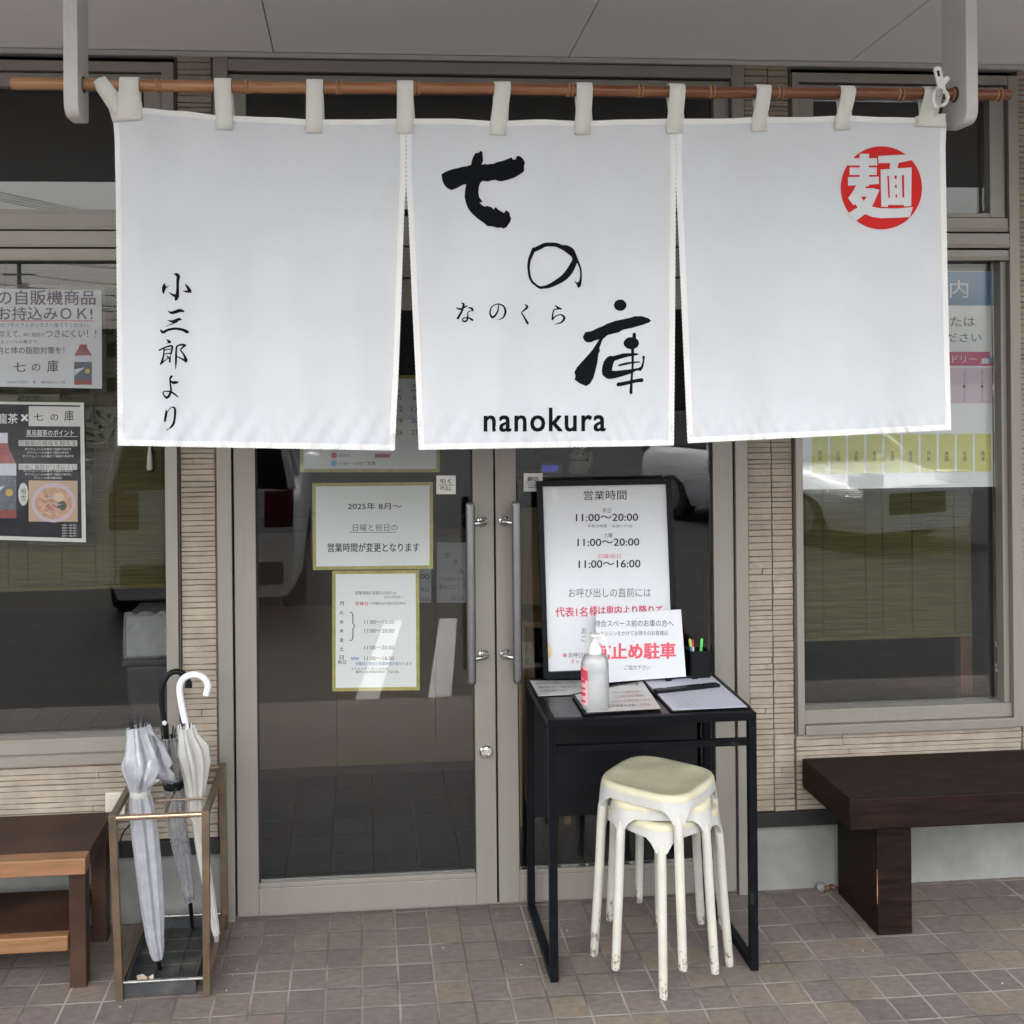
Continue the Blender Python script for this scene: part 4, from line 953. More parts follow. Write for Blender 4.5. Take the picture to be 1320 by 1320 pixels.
# --- two handwritten notes inside
S = wallsurf(4.455)
for q, lines, lab in ([(563, 699, 601, 777), [('か', (573, 712, 580, 719)), ('す', (584, 721, 591, 728)), ('み', (591, 733, 598, 740)), ('この度のんで', (566, 744, 599, 749)), ('飲みにいこう', (566, 753, 599, 760)), ('21.12', (582, 768, 598, 773))], 'grey handwritten note stuck to the counter inside the door, next to the handle'],
                      [(539, 732, 556, 777), [('∞', (541, 740, 554, 746)), ('来店', (542, 757, 553, 763)), ('2020', (541, 771, 553, 775))], 'narrow grey handwritten note inside the door beside the hours sheet']):
    t = poster('handwritten_note', lab, 'note', S, [(q[0], q[1]), (q[2], q[1] + .5), (q[2], q[3]), (q[0], q[3])], mat('note_paper', (.50, .51, .52), .6, var=.06, vscale=9))
    b = MB(); pl = P_(S, .0014)
    for s, bx in lines: write(b, pl, s, bx, 0, -.004)
    obj('lettering', b, INKG, t, smooth=None)
# ------------------------------------------------------------------ table and what stands on it
TX0, TX1, TY0, TY1, TZ = 0.507, 1.100, 2.918, 3.338, 0.727
tab = root('console_table', ((TX0 + TX1) / 2, (TY0 + TY1) / 2, 0), 'black steel framed side table in front of the glass door with stools under it', 'table')
q = .0225
TOPM = mat('black_board', (0.012, 0.012, 0.0135), 0.24, spec=.3, var=.25, vscale=14)
b = MB(); b.box(TX0 + q, TX1 - q, TY0 + q, TY1 - q, TZ - .014, TZ - .002); obj('tabletop', b, TOPM, tab, bevel=.001)
def leg(x, y, n='leg'):
    b = MB(); b.box(x, x + q, y, y + q, q + .0005, TZ - q - .0005); obj(n, b, BLACKM, tab, bevel=.0012)
for x in (TX0, TX1 - q):
    for y in (TY0, TY1 - q): leg(x, y)
b = MB()
for x in (TX0, TX1 - q): b.box(x, x + q, TY0 + q + .0003, TY1 - q - .0003, TZ - q, TZ)
for y in (TY0, TY1 - q): b.box(TX0, TX1, y, y + q, TZ - q, TZ)
obj('top_frame', b, BLACKM, tab, bevel=.0012)
for x in (TX0, TX1 - q):
    b = MB(); b.box(x, x + q, TY0, TY1, 0.0, q); obj('floor_rail', b, BLACKM, tab, bevel=.0012)
b = MB(); b.box(TX0 + q, TX1 - q, TY0 + .002, TY0 + .002 + .018, .634, .653); obj('cross_rail', b, BLACKM, tab, bevel=.0012)
b = MB(); b.box(TX0 + q, TX1 - q - .02, TY1 - .012, TY1 - .004, .29, TZ - q - .002); obj('back_panel', b, mat('back_panel', (0.004, 0.0045, 0.006), .5, spec=.2), tab)

# framed sign, leaning on the door
p0 = at(700.5, 874, 3.288); p1 = at(873, 868, 3.288); pt = at(691, 620, 3.334)
S = Surf((p0 + p1) / 2, (1, 0, 0), (pt - p0))
t = root('framed_sign', (p0 + p1) / 2, 'tall black framed sign with opening hours leaning on the door above the table', 'sign')
O = [(690.5, 620), (863.5, 616.5), (873.5, 868), (700.5, 874.5)]; I = [(698.5, 627), (858, 624), (867, 859), (706, 865.5)]
FRM = mat('sign_frame', (0.006, 0.007, 0.010), .4, spec=.12)
b = MB()
o_ = [S.px(x, y) for x, y in O]; i_ = [S.px(x, y) for x, y in I]; nn = S.n * .018
for k in range(4):
    k2 = (k + 1) % 4; b.hexa([o_[k], o_[k2], i_[k2], i_[k]], [o_[k] + nn, o_[k2] + nn, i_[k2] + nn, i_[k] + nn])
obj('frame', b, FRM, t, bevel=.001)
b = MB(); sheet(b, S, I, .002, .005); obj('sheet', b, PAPER, t)
b = MB()
for q4 in ([(699, 628), (703, 628), (703, 645), (699, 645)], [(711, 627), (719, 627), (719, 643), (711, 643)]): sheet(b, S, q4, .0004, .0075)
obj('tape', b, mat('clear_tape', (.62, .63, .65), .3), t)
b = MB(); pl = lambda x, y, d=0: S.px(x, y, .0077 + d)
sl = -.012
write(b, pl, '営業時間', (752.5, 632, 807.5, 644.5), 0, 0, sl)
write(b, pl, '平日', (776.5, 655.5, 787.5, 661.5), 1); write(b, pl, '11:00～20:00', (742.5, 662.3, 822.5, 671.7), 0, .012, -.01); write(b, pl, '中休み時間　15:00～17:00', (758, 675.6, 815, 680.3), 1, -.006)
write(b, pl, '土曜', (778.5, 687, 789.5, 692.8), 1); write(b, pl, '11:00～20:00', (744.5, 694.3, 824, 703.7), 0, .012, -.01)
write(b, pl, '日曜/祝日', (771.5, 714, 800, 720), 2); write(b, pl, '11:00～16:00', (746, 722, 825.5, 731.8), 0, .012, -.01)
write(b, pl, 'お呼び出しの直前には', (733, 758, 839, 770), 1, -.004, -.006)
write(b, pl, '代表1名', (716, 782.5, 757, 795), 3, .015, -.01); write(b, pl, '様は車内より降りて', (760, 780.5, 854, 793), 3, .015, -.01)
write(b, pl, 'お', (749.5, 809, 756, 817), 1); write(b, pl, 'ご', (749.5, 819, 756, 827), 1)
write(b, pl, '※', (725, 842, 731, 847.5), 3); write(b, pl, 'お呼び出しの際', (733, 841, 778, 848), 1); write(b, pl, 'キャンセル', (736, 849.5, 765, 856.5), 3)
fillpoly(b, pl, [(704.6, 827), (709, 831), (712.5, 838), (711, 846), (706, 850), (705.3, 850)], 4)
obj('lettering', b, [mat('ink_soft', (.06, .062, .066), .7), INKG, INKP, mat('ink_crimson', (.50, .045, .10), .6), mat('print_cream', (.58, .48, .26), .6)], t, smooth=None)

# small white sign leaning on it
p0 = at(766, 880, 3.232); p1 = at(884, 871.5, 3.232); pt = at(769, 790.5, 3.262)
S = Surf((p0 + p1) / 2, (1, 0, 0), (pt - p0))
t = root('parking_sign', (p0 + p1) / 2, 'small white sign with thick red parking lettering leaning on the framed sign', 'sign')
b = MB(); sheet(b, S, [(768, 791.5), (877.5, 785.5), (884, 872), (767, 881)], .003, 0); obj('board', b, PAPER, t, bevel=.0005)
b = MB(); pl = lambda x, y, d=0: S.px(x, y, .0036 + d)
write(b, pl, '待合スペース前のお車の方へ', (766 + .5, 799, 868, 808), 0, .002, -.004); write(b, pl, 'エンジンをかけてお待ちのお客様は', (774, 813, 861, 819.5), 0, 0, -.01)
write(b, pl, '前止め駐車', (768, 829, 870.5, 849.5), 1, .035, -.012); write(b, pl, 'ご協力下さい', (805, 857.5, 838, 863.5), 0, 0)
obj('lettering', b, [INKG, mat('ink_crimson2', (.60, .07, .11), .6)], t, smooth=None)

def flat_thing(name, label, cat, corners, z, th, m, part='sheet'):
    P = [gnd(x, y, z) for x, y in corners]; c = sum(P, Vector()) / 4
    t = root(name, (c.x, c.y, z), label, cat); b = MB(); P = [Vector((p.x, p.y, z)) for p in P]
    b.hexa([P[3], P[2], P[1], P[0]], [p + Vector((0, 0, th)) for p in (P[3], P[2], P[1], P[0])]); obj(part, b, m, t, bevel=.0003)
    return t
TT = TZ + .0006
def gl(x, y, z): p = gnd(x, y, z); return Vector((p.x, p.y, z))
# laminated sheets
t = flat_thing('laminated_notice', 'laminated notice lying flat at the back corner of the table, under the sanitizer sheet', 'notice', [(683, 877.5), (765, 877), (776, 894), (694, 897.5)], TT, .0012, mat('laminate', (.48, .49, .48), .18, var=.05, vscale=12))
b = MB()
for x0, x1, y in ((690, 745, 880), (694, 718, 885.5), (723, 745, 885), (697, 730, 890)): write(b, lambda x, y: gl(x, y, TT + .0016), 'お名前をお書きください', (x0, y - 1.2, x1, y + 1.3), 0, slope=-.03)
obj('lettering', b, INKG, t, smooth=None)
t = flat_thing('clear_folder', 'black backed card sheet lying flat under the sanitizer bottle', 'sheet', [(737, 896), (824, 877), (853.5, 914), (753, 922)], TT + .0022, .003, BLACKP, 'backing')
ps = [gnd(x, y, TT + .0054) for x, y in ((741, 896), (828, 878), (852, 913.5), (757, 918.5))]
b = MB(); b.hexa([ps[3], ps[2], ps[1], ps[0]], [p + Vector((0, 0, .0006)) for p in (ps[3], ps[2], ps[1], ps[0])]); obj('sheet', b, mat('card_sheet', (.50, .495, .47), .22, var=.06, vscale=10), t)
b = MB(); zz = TT + .0064
for k, (x0, x1, y, mi, s) in enumerate([(794, 824, 882, 1, '手指消毒'), (789, 826, 892, 0, 'アルコール消毒のお願い'), (792, 832, 897, 0, 'ご入店の際は消毒に'), (788, 840, 903, 0, 'ご協力お願い致します'), (784, 838, 909, 1, '必ず手指を消毒してから')]): write(b, lambda x, y: gl(x, y, zz), s, (x0, y - 1.7, x1, y + 1.7), mi, slope=-.05)
obj('lettering', b, [mat('ink_rose', (.45, .16, .17), .6), INKG], t, smooth=None)
# clipboard
zc = TT
t = flat_thing('clipboard', 'clipboard with a ruled waiting list on the table corner', 'clipboard', [(826, 877.5), (921.5, 870.5), (968, 912), (866, 918)], zc, .003, BLACKP, 'board')
ps = [gl(x, y, zc + .0033) for x, y in ((831, 877.5), (918, 872), (963.5, 911.5), (867.5, 915.8))]
b = MB(); b.hexa([ps[3], ps[2], ps[1], ps[0]], [p + Vector((0, 0, .0009)) for p in (ps[3], ps[2], ps[1], ps[0])]); obj('paper', b, mat('list_paper', (.52, .535, .62), .5), t)
b = MB(); ln = lambda a, c: ps[0].lerp(ps[1], a).lerp(ps[3].lerp(ps[2], a), c) + Vector((0, 0, .0012))
for c in [.3 + k * .07 for k in range(10)]: b.add([ln(.06, c), ln(.94, c), ln(.94, c + .006), ln(.06, c + .006)], [(0, 1, 2, 3)])
for a in (.06, .47, .94): b.add([ln(a, .3), ln(a + .004, .3), ln(a + .004, .93), ln(a, .93)], [(0, 1, 2, 3)])
for k in range(9): write(b, lambda x, y, k=k: ln(.1 + .3 * x, .3 + k * .07 + .052 - .035 * y), random.choice(['田中 2', '山本 3', '小林 2', '伊藤 4', '佐藤 2']), (0, 0, 1, 1))
obj('ruling', b, mat('ink_faint', (.38, .38, .46), .7), t, smooth=None)
b = MB(); a0, a1 = gl(860, 876, zc + .008), gl(897, 873, zc + .008); b.tube([a0, a0.lerp(a1, .3) + Vector((0, .006, .003)), a0.lerp(a1, .7) + Vector((0, .006, .003)), a1], .0035, 8)
b.bar(a0 + Vector((-.004, 0, -.002)), a0 + Vector((.012, 0, -.002)), .012, .006); b.bar(a1 + Vector((-.014, 0, -.002)), a1 + Vector((.004, 0, -.002)), .014, .006)
obj('clip', b, BLACKP, t)
t = root('black_ruler_bar', gl(885, 889, zc + .005), 'notched black plastic bar lying across the clipboard sheet', 'bar')
b = MB(); a0, a1 = gl(845, 893, zc + .0045), gl(925.5, 884.5, zc + .0045)
L_ = a1 - a0; n2_ = Vector((-L_.y, L_.x, 0)).normalized(); pr = []
for s, w_ in ((0, .012), (.08, .013), (.12, .013), (.17, .007), (.2, .012), (.5, .014), (.72, .014), (.76, .008), (.8, .013), (.95, .013), (1, .011)): pr.append((s, w_))
poly = [a0 + L_ * s + n2_ * w_ for s, w_ in pr] + [a0 + L_ * s - n2_ * .012 for s, _ in reversed(pr)]
b.prism(poly, (0, 0, .009)); obj('bar_body', b, BLACKP, t, bevel=.0015)
# pen cup with three pens
c = at(899, 871, 3.285); c.z = TT
t = root('pen_cup', c, 'black square pen cup at the table corner beside the small white sign', 'pen cup')
b = MB(); hw, hh = .031, .088
for sx, sy, ex, ey in ((-1, 0, .0015, hw), (1, 0, .0015, hw), (0, -1, hw - .0016, .0015), (0, 1, hw - .0016, .0015)):
    b.box(c.x + sx * (hw - .0015) - ex, c.x + sx * (hw - .0015) + ex, c.y + sy * (hw - .0015) - ey, c.y + sy * (hw - .0015) + ey, c.z, c.z + hh)
b.box(c.x - hw + .003, c.x + hw - .003, c.y - hw + .003, c.y + hw - .003, c.z, c.z + .003)
obj('cup', b, BLACKP, t)
for (dx, dy, tx, ty, h, m1, m2, lab) in ((.008, -.008, .014, -.004, .122, mat('green_pen', (.10, .62, .12), .35), mat('green_pen', (.1, .6, .1)), 'bright green pen standing in the black cup'), (-.016, .004, -.016, .0, .118, WHP, INKR, 'white and red pen standing in the black cup'), (-.020, -.010, -.026, -.006, .122, mat('teal_pen', (.05, .22, .30), .35), mat('lime_cap', (.45, .6, .1), .4), 'teal pen with pale tip standing in the black cup')):
    pn = root('pen', (c.x + dx, c.y + dy, c.z + .004), lab, 'pen', 'pens in the black cup')
    a = Vector((c.x + dx * .5, c.y + dy * .5, c.z + .004)); e = Vector((c.x + tx, c.y + ty, c.z + h))
    b = MB(); b.tube([a, a.lerp(e, .8)], .0042, 10); obj('barrel', b, m1, pn)
    b = MB(); b.tube([a.lerp(e, .801), a.lerp(e, .97), e], [.0046, .0046, .002], 10); obj('cap', b, m2, pn)
# hand sanitizer
c = gnd(767.5, 913, TT + .006); c.z = TT + .0062
t = root('sanitizer_bottle', c, 'clear pump bottle of hand sanitizer with pink label on the table', 'bottle')
PET = clear('clear_bottle', (.97, .975, .98), .05, body=.5, bodycol=(.90, .92, .93), bvar=.02)
prof = [(.036, 0), (.0395, .004), (.0395, .10), (.0392, .128), (.036, .143), (.029, .152), (.018, .158), (.0155, .160), (.0155, .163)]
b = MB(); b.lathe(c, prof, 32, sx=1.0, sy=.72); obj('bottle', b, PET, t, smooth=50)
b = MB(); b.lathe(c + Vector((0, 0, .004)), [(.034, 0), (.0365, .003), (.0365, .098), (.034, .1)], 28, sx=1, sy=.7); obj('gel', b, clear('gel', (.97, .98, .985), .1, body=.3, bodycol=(.90, .92, .93), bvar=.02), t, smooth=50)
b = MB(); b.lathe(c + Vector((0, 0, .1565)), [(.0195, 0), (.0200, .004), (.0195, .014), (.0165, .022), (.010, .030), (.0065, .034), (.0055, .044)], 24); obj('collar', b, WHP, t, smooth=50)
b = MB(); h0 = c + Vector((0, 0, .1985)); b.lathe(h0, [(.007, 0), (.013, .004), (.0165, .008), (.0165, .013), (.012, .0145)], 20)
b.tube([h0 + Vector((.006, -.004, .009)), h0 + Vector((.022, -.010, .008)), h0 + Vector((.030, -.013, -.012)), h0 + Vector((.037, -.016, -.042))], [.0055, .0052, .0045, .0042], 10); obj('pump_head', b, WHP, t, smooth=50)
b = MB(); b.tube([c + Vector((0, 0, .01)), c + Vector((.002, 0, .15))], .003, 8); obj('dip_tube', b, WHP, t)
b = MB(); rows = []
for k in range(7):
    z = .014 + .118 * k / 6; row = []
    for j in range(9):
        a = R(158 + j * 9); row.append(c + Vector((.0402 * math.cos(a), .0402 * .72 * math.sin(a), z - (.012 if k == 6 else 0) * j / 8)))
    rows.append(row)
b.grid(rows)
lb = obj('label', b, mat('label_pink', (.60, .36, .38), .4), t, smooth=60)
b = MB(); rows = []
for k in range(3):
    row = []
    for j in range(9):
        a = R(158 + j * 9); row.append(c + Vector((.0408 * math.cos(a), .0408 * .72 * math.sin(a), .096 + .028 * k / 2 - .012 * j / 8)))
    rows.append(row)
b.grid(rows, 0)
for k in range(4):
    z0_ = .022 + k * .018
    b.grid([[c + Vector((.0408 * math.cos(R(178 + j * 8)), .0408 * .72 * math.sin(R(178 + j * 8)), z0_ + dz)) for j in range(6)] for dz in (0, .010 if k % 2 else .006)], 0)
obj('label_print', b, mat('label_red', (.50, .04, .07), .4), t, smooth=60)

# ------------------------------------------------------------------ stools
STL = mat('stool_legs', (0.56, 0.545, 0.485), .5, var=.08, vscale=12, bump=.1, bscale=70)
def scuffed(name, base, dirt, zlow):
    M = mat(name, base, .48, var=.07, vscale=14, bump=.08, bscale=60); nt = M.node_tree; N = nt.nodes; L = nt.links; p = N['Principled BSDF']
    src = p.inputs['Base Color'].links[0].from_socket
    tc = N.new('ShaderNodeTexCoord'); n = N.new('ShaderNodeTexNoise'); n.inputs['Scale'].default_value = 55; n.inputs['Detail'].default_value = 7; n.inputs['Roughness'].default_value = .7; L.new(tc.outputs['Object'], n.inputs['Vector'])
    sp = N.new('ShaderNodeSeparateXYZ'); L.new(tc.outputs['Object'], sp.inputs[0])
    mr = N.new('ShaderNodeMapRange'); mr.inputs['From Min'].default_value = 0.0; mr.inputs['From Max'].default_value = zlow; mr.inputs['To Min'].default_value = .14; mr.inputs['To Max'].default_value = -.06; L.new(sp.outputs['Z'], mr.inputs['Value'])
    ad = N.new('ShaderNodeMath'); L.new(n.outputs['Fac'], ad.inputs[0]); L.new(mr.outputs[0], ad.inputs[1])
    r = N.new('ShaderNodeValToRGB'); r.color_ramp.elements[0].position = .60; r.color_ramp.elements[1].position = .70; r.color_ramp.elements[0].color = (0, 0, 0, 1); r.color_ramp.elements[1].color = (1, 1, 1, 1); L.new(ad.outputs[0], r.inputs['Fac'])
    x = N.new('ShaderNodeMix'); x.data_type = 'RGBA'; L.new(r.outputs['Color'], x.inputs['Factor']); L.new(src, x.inputs['A']); x.inputs['B'].default_value = (*dirt, 1); L.new(x.outputs['Result'], p.inputs['Base Color'])
    return M
LEGM = scuffed('stool_leg_paint', (.43, .42, .375), (.10, .085, .065), .11)
SEATM = mat('stool_seat', (.47, .435, .295), .46, var=.09, vscale=16, c2=(.50, .475, .36), cscale=7, bump=.1, bscale=50)
RIMM = scuffed('stool_rim', (.44, .44, .425), (.20, .18, .15), .11) if 0 else mat('stool_rim', (.43, .43, .415), .45, var=.08, vscale=22)
def rad(a, s, e=3.7):
    ca, sa = abs(math.cos(a + math.pi / 4)), abs(math.sin(a + math.pi / 4)); return s / ((ca ** e + sa ** e) ** (1 / e))
def make_stool():
    t = root('stacking_stool', (0, 0, 0), 'x', 'stool', 'stacked cream stools'); ORG[t] = Vector()
    n = 72; H = .455; s0 = .1395
    b = MB(); rings = []
    for (k, z) in ((1.0, H - .030), (1.012, H - .018), (1.0, H - .008), (.975, H - .002), (.93, H), (.86, H - .002), (.74, H - .0065), (.5, H - .009), (.25, H - .0095), (.06, H - .0095)):
        rings.append([Vector((rad(2 * math.pi * j / n, s0 * k, 3.7 if k > .8 else 3.0) * math.cos(2 * math.pi * j / n), rad(2 * math.pi * j / n, s0 * k, 3.7 if k > .8 else 3.0) * math.sin(2 * math.pi * j / n), z)) for j in range(n)])
    vs = [v for r in rings for v in r]; fs = [(i * n + j, i * n + (j + 1) % n, (i + 1) * n + (j + 1) % n, (i + 1) * n + j) for i in range(len(rings) - 1) for j in range(n)]; fs.append(tuple((len(rings) - 1) * n + j for j in range(n)))
    b.add(vs, fs); b.add(rings[0], [tuple(range(n - 1, -1, -1))])
    obj('seat', b, SEATM, t, local=True, smooth=60, fixn=True)
    # skirt: a rim that drops into a tongue at each corner
    b = MB(); up = []; lo = []; lo2 = []; up2 = []
    for j in range(n):
        a = 2 * math.pi * j / n; d = min(abs((a - k * math.pi / 2 + math.pi) % (2 * math.pi) - math.pi) for k in range(4))
        drop = .040 + .034 * (1 - smooth01((d - .085) / .14))
        r_ = rad(a, s0 * 1.018); r2 = r_ + .006 * (1 - smooth01((d - .1) / .2))
        up.append(Vector((r_ * math.cos(a), r_ * math.sin(a), H - .017))); lo.append(Vector((r2 * math.cos(a), r2 * math.sin(a), H - drop)))
        lo2.append(Vector(((r2 - .006) * math.cos(a), (r2 - .006) * math.sin(a), H - drop))); up2.append(Vector(((r_ - .006) * math.cos(a), (r_ - .006) * math.sin(a), H - .030)))
    vs = up + lo + lo2 + up2; fs = [(i * n + j, i * n + (j + 1) % n, (i + 1) * n + (j + 1) % n, (i + 1) * n + j) for i in range(3) for j in range(n)] + [(3 * n + j, 3 * n + (j + 1) % n, (j + 1) % n, j) for j in range(n)]
    b.add(vs, fs); obj('skirt', b, RIMM, t, local=True, smooth=50)
    for k in range(4):
        a = k * math.pi / 2; d = Vector((math.cos(a), math.sin(a), 0)); b = MB()
        path = [d * .158 + Vector((0, 0, H - .050)), d * .1645 + Vector((0, 0, H - .078)), d * .168 + Vector((0, 0, H - .12)), d * .174 + Vector((0, 0, H * .5)), d * .1905 + Vector((0, 0, .006)), d * .191 + Vector((0, 0, 0))]
        b.tube(path, [.0118, .0126, .0130, .0128, .0122, .0110], 14); obj('leg', b, LEGM, t, local=True, smooth=50)
    return t
stool = make_stool()
stool.location = (.842, 3.0, 0.0); stool.rotation_euler.z = R(-104.2); stool['label'] = 'cream stool at the bottom of the stack under the table'
s2 = clone(stool); s2.location = (.841, 3.006, .0405); s2.rotation_euler = (0, 0, R(-145)); s2['label'] = 'cream stool in the middle of the stack, between two others'
s3 = clone(stool); s3.location = (.836, 2.992, .081); s3.rotation_euler = (0, 0, R(-87)); s3['label'] = 'cream stool on top of the stack under the table'

# ------------------------------------------------------------------ umbrella rack
RX0, RX1, RY0, RY1, RZ = -.692, -.424, 2.952, 3.325, .503
rack = root('umbrella_rack', ((RX0 + RX1) / 2, (RY0 + RY1) / 2, 0), 'bronze square tube umbrella rack with black drip tray', 'umbrella rack')
BRZ = mat('bronze_tube', (.105, .080, .056), .36, .5, var=.25, vscale=14, c2=(.15, .098, .06), cscale=9)
BRZ2 = mat('bronze_shine', (.42, .30, .20), .25, .85, var=.15, vscale=20)
rq = .020
fx0, fx1 = RX0 + .012, RX1 - .010      # feet stand slightly closer than the top
for (x, xf) in ((RX0, gnd(150, 1287).x + .002), (RX1 - rq, gnd(262, 1283).x)):
    for y in (RY0, RY1 - rq):
        b = MB(); xf2 = xf if y == RY0 else xf + (.0 if x == RX0 else .004)
        b.hexa([(xf2, y, 0), (xf2 + rq, y, 0), (xf2 + rq, y + rq, 0), (xf2, y + rq, 0)], [(x, y, RZ - .0006), (x + rq, y, RZ - .0006), (x + rq, y + rq, RZ - .0006), (x, y + rq, RZ - .0006)]); obj('post', b, BRZ, rack, bevel=.0015)
for x in (RX0, RX1 - rq):
    b = MB(); b.box(x + .001, x + rq - .001, RY0 + rq + .0005, RY1 - rq - .0005, RZ - .018, RZ - .001); obj('top_rail', b, BRZ, rack, bevel=.0015)
    xf = (gnd(150, 1287).x if x == RX0 else gnd(262, 1283).x) + .001
    b = MB(); b.box(xf, xf + .018, RY0 + rq + .0005, RY1 - rq - .0005, .020, .045); obj('bottom_rail', b, BRZ, rack, bevel=.0015)
for y in (RY0 + .009, RY1 - .011):
    b = MB(); b.tube([(RX0 + rq, y, RZ - .010), (RX1 - rq, y, RZ - .010)], .0075, 12); obj('top_rod', b, BRZ2, rack)
    b = MB(); b.tube([(RX0 + rq + .004, y, .046), (RX1 - rq, y, .046)], .0045, 10); obj('bottom_rod', b, STEEL, rack)
for k in (1, 2):
    y = RY0 + (RY1 - RY0) * k / 3; b = MB(); b.tube([(RX0 + rq, y, RZ - .012), (RX1 - rq, y, RZ - .012)], .003, 8); obj('divider_wire', b, BRZ, rack)
b = MB(); xm = (RX0 + RX1) / 2 + .01; b.tube([(xm, RY0 + .016, RZ - .015), (xm, RY1 - .02, RZ - .015)], .003, 8); obj('divider_wire', b, BRZ, rack)
tx0, tx1, ty0, ty1 = gnd(160, 1280).x + .006, gnd(256, 1275).x - .004, RY0 + .012, RY1 - .012
TRAY = mat('drip_tray', (.030, .032, .034), .5, var=.3, vscale=18, c2=(.10, .095, .08), cscale=12, cpos=(.52, .75))
b = MB(); b.box(tx0, tx1, ty0, ty1, .004, .010)
for q_ in ((tx0, tx0 + .004, ty0, ty1), (tx1 - .004, tx1, ty0, ty1), (tx0 + .004, tx1 - .004, ty0, ty0 + .004), (tx0 + .004, tx1 - .004, ty1 - .004, ty1)): b.box(*q_, .010, .040)
for k in range(1, 3): xx = tx0 + (tx1 - tx0) * k / 3; b.box(xx - .003, xx + .003, ty0 + .004, ty1 - .004, .010, .014)
for k in range(1, 5): yy = ty0 + (ty1 - ty0) * k / 5; b.box(tx0 + .004, tx1 - .004, yy - .003, yy + .003, .0101, .0138)
obj('drip_tray', b, TRAY, rack)
t = root('paper_scrap', gnd(187, 1263, .012), 'torn cream scrap of paper lying in the drip tray', 'litter')
b = MB(); pg = [gnd(x, y, .0145) for x, y in ((176, 1258), (184, 1257), (190, 1259), (198, 1256.5), (198, 1262), (193, 1266), (186, 1265), (178, 1268))]
b.prism([(p.x, p.y, .0145 + .003 * math.sin(k * 2.2)) for k, p in enumerate(pg)], (0, 0, .0012)); obj('scrap', b, mat('scrap_paper', (.68, .58, .45), .8), t)

# umbrellas
def pleats(b, path, rad_, fold, n=48, k=8, tw=0.0, mi=0, ph=0.0):
    path = [Vector(p) for p in path]; rings = []
    for i, p in enumerate(path):
        d = (path[min(i + 1, len(path) - 1)] - path[max(i - 1, 0)]).normalized(); x = Vector((1, 0, 0)); x = (x - d * x.dot(d)).normalized(); y = d.cross(x)
        ring = []
        for j in range(n):
            a = 2 * math.pi * j / n; r = rad_[i] * (1 + fold[i] * math.cos(k * a + tw * i + ph) + .5 * fold[i] * math.sin(3 * a + i * .9 + ph))
            ring.append(p + (x * math.cos(a) + y * math.sin(a)) * r)
        rings.append(ring)
    vs = [v for r in rings for v in r]; m_ = len(rings)
    return b.add(vs, [(i * n + j, i * n + (j + 1) % n, (i + 1) * n + (j + 1) % n, (i + 1) * n + j) for i in range(m_ - 1) for j in range(n)], mi)
def axis(px_, Yt, Yb):
    """points from the photo, the shaft leaning from depth Yb at the tip to Yt at the top"""
    y0 = px_[0][1]; y1 = px_[-1][1]; return [at(x, y, Yt + (Yb - Yt) * (y - y0) / (y1 - y0)) for x, y in px_]
PVC = clear('clear_vinyl', (.93, .95, .97), .12, body=.42, bodycol=(.84, .88, .96), bvar=.06, ior=1.6, wr=60.0, wb=.25)
PVCD = clear('smoky_vinyl', (.80, .82, .85), .12, body=.32, bodycol=(.62, .64, .67), bvar=.06, ior=1.6, wr=60.0, wb=.25)
PVCW = clear('milky_vinyl', (.95, .95, .93), .2, body=.78, bodycol=(.72, .71, .67), bvar=.05, ior=1.5, wr=40.0, wb=.2)
sc = 3.1 / FPX
def ribs_at(b, top, n, r, h, tilt=.25):
    for k in range(n):
        a = 2 * math.pi * k / n + .2; d = Vector((math.cos(a), math.sin(a), 0)); p = top + d * r
        b.tube([p - Vector((0, 0, .02)), p + Vector((0, 0, h * (.6 + .5 * ((k * 7) % 5) / 5))) + d * r * tilt], [.0022, .0014], 6)
t1 = root('clear_umbrella', gnd(206, 1249, .012), 'clear vinyl umbrella with loose flap nearest the street in the rack', 'umbrella')
ax = axis([(178, 936), (180, 950), (184, 968), (188, 985), (183, 1000), (181, 1012), (181, 1021), (183, 1040), (187, 1080), (191, 1120), (196, 1170), (200, 1210), (203, 1228), (204, 1236)], 3.06, 3.02)
b = MB(); pleats(b, ax, [x * sc for x in (13, 15, 21, 26, 21, 14, 12, 14, 14.5, 14, 12.5, 9.5, 7.5, 6)], [.16, .17, .2, .22, .18, .1, .05, .1, .13, .13, .14, .15, .14, .08], n=72, tw=.12); obj('canopy', b, PVC, t1, smooth=60)
b = MB(); rows = []
for i, (xa, ya, xb_, yb_) in enumerate([(192, 946, 201, 950), (196, 966, 206, 962), (200, 984, 212, 984), (202, 996, 224, 996), (200, 1004, 229, 1008)]):
    rows.append([at(xa + (xb_ - xa) * j / 5, ya + (yb_ - ya) * j / 5, 3.035 - .012 * math.sin(j * 1.1 + i)) for j in range(6)])
b.grid(rows); o = obj('flap', b, PVC, t1, smooth=60); s = o.modifiers.new('thickness', 'SOLIDIFY'); s.thickness = .0008
b = MB(); ribs_at(b, ax[0] + Vector((0, 0, .004)), 8, .018, .022); obj('rib_ends', b, BLACKP, t1)
b = MB(); b.tube([ax[-1] + Vector((0, 0, .012)), gnd(206, 1249, .012)], [.0065, .0055], 10); b.tube(ax[1:], .0035, 8); obj('shaft', b, BLACKP, t1)
b = MB(); b.lathe(ax[6] - Vector((0, 0, .010)), [(.0285, 0), (.0292, .005), (.0292, .014), (.0285, .018)], 24); obj('strap', b, PVCW, t1)
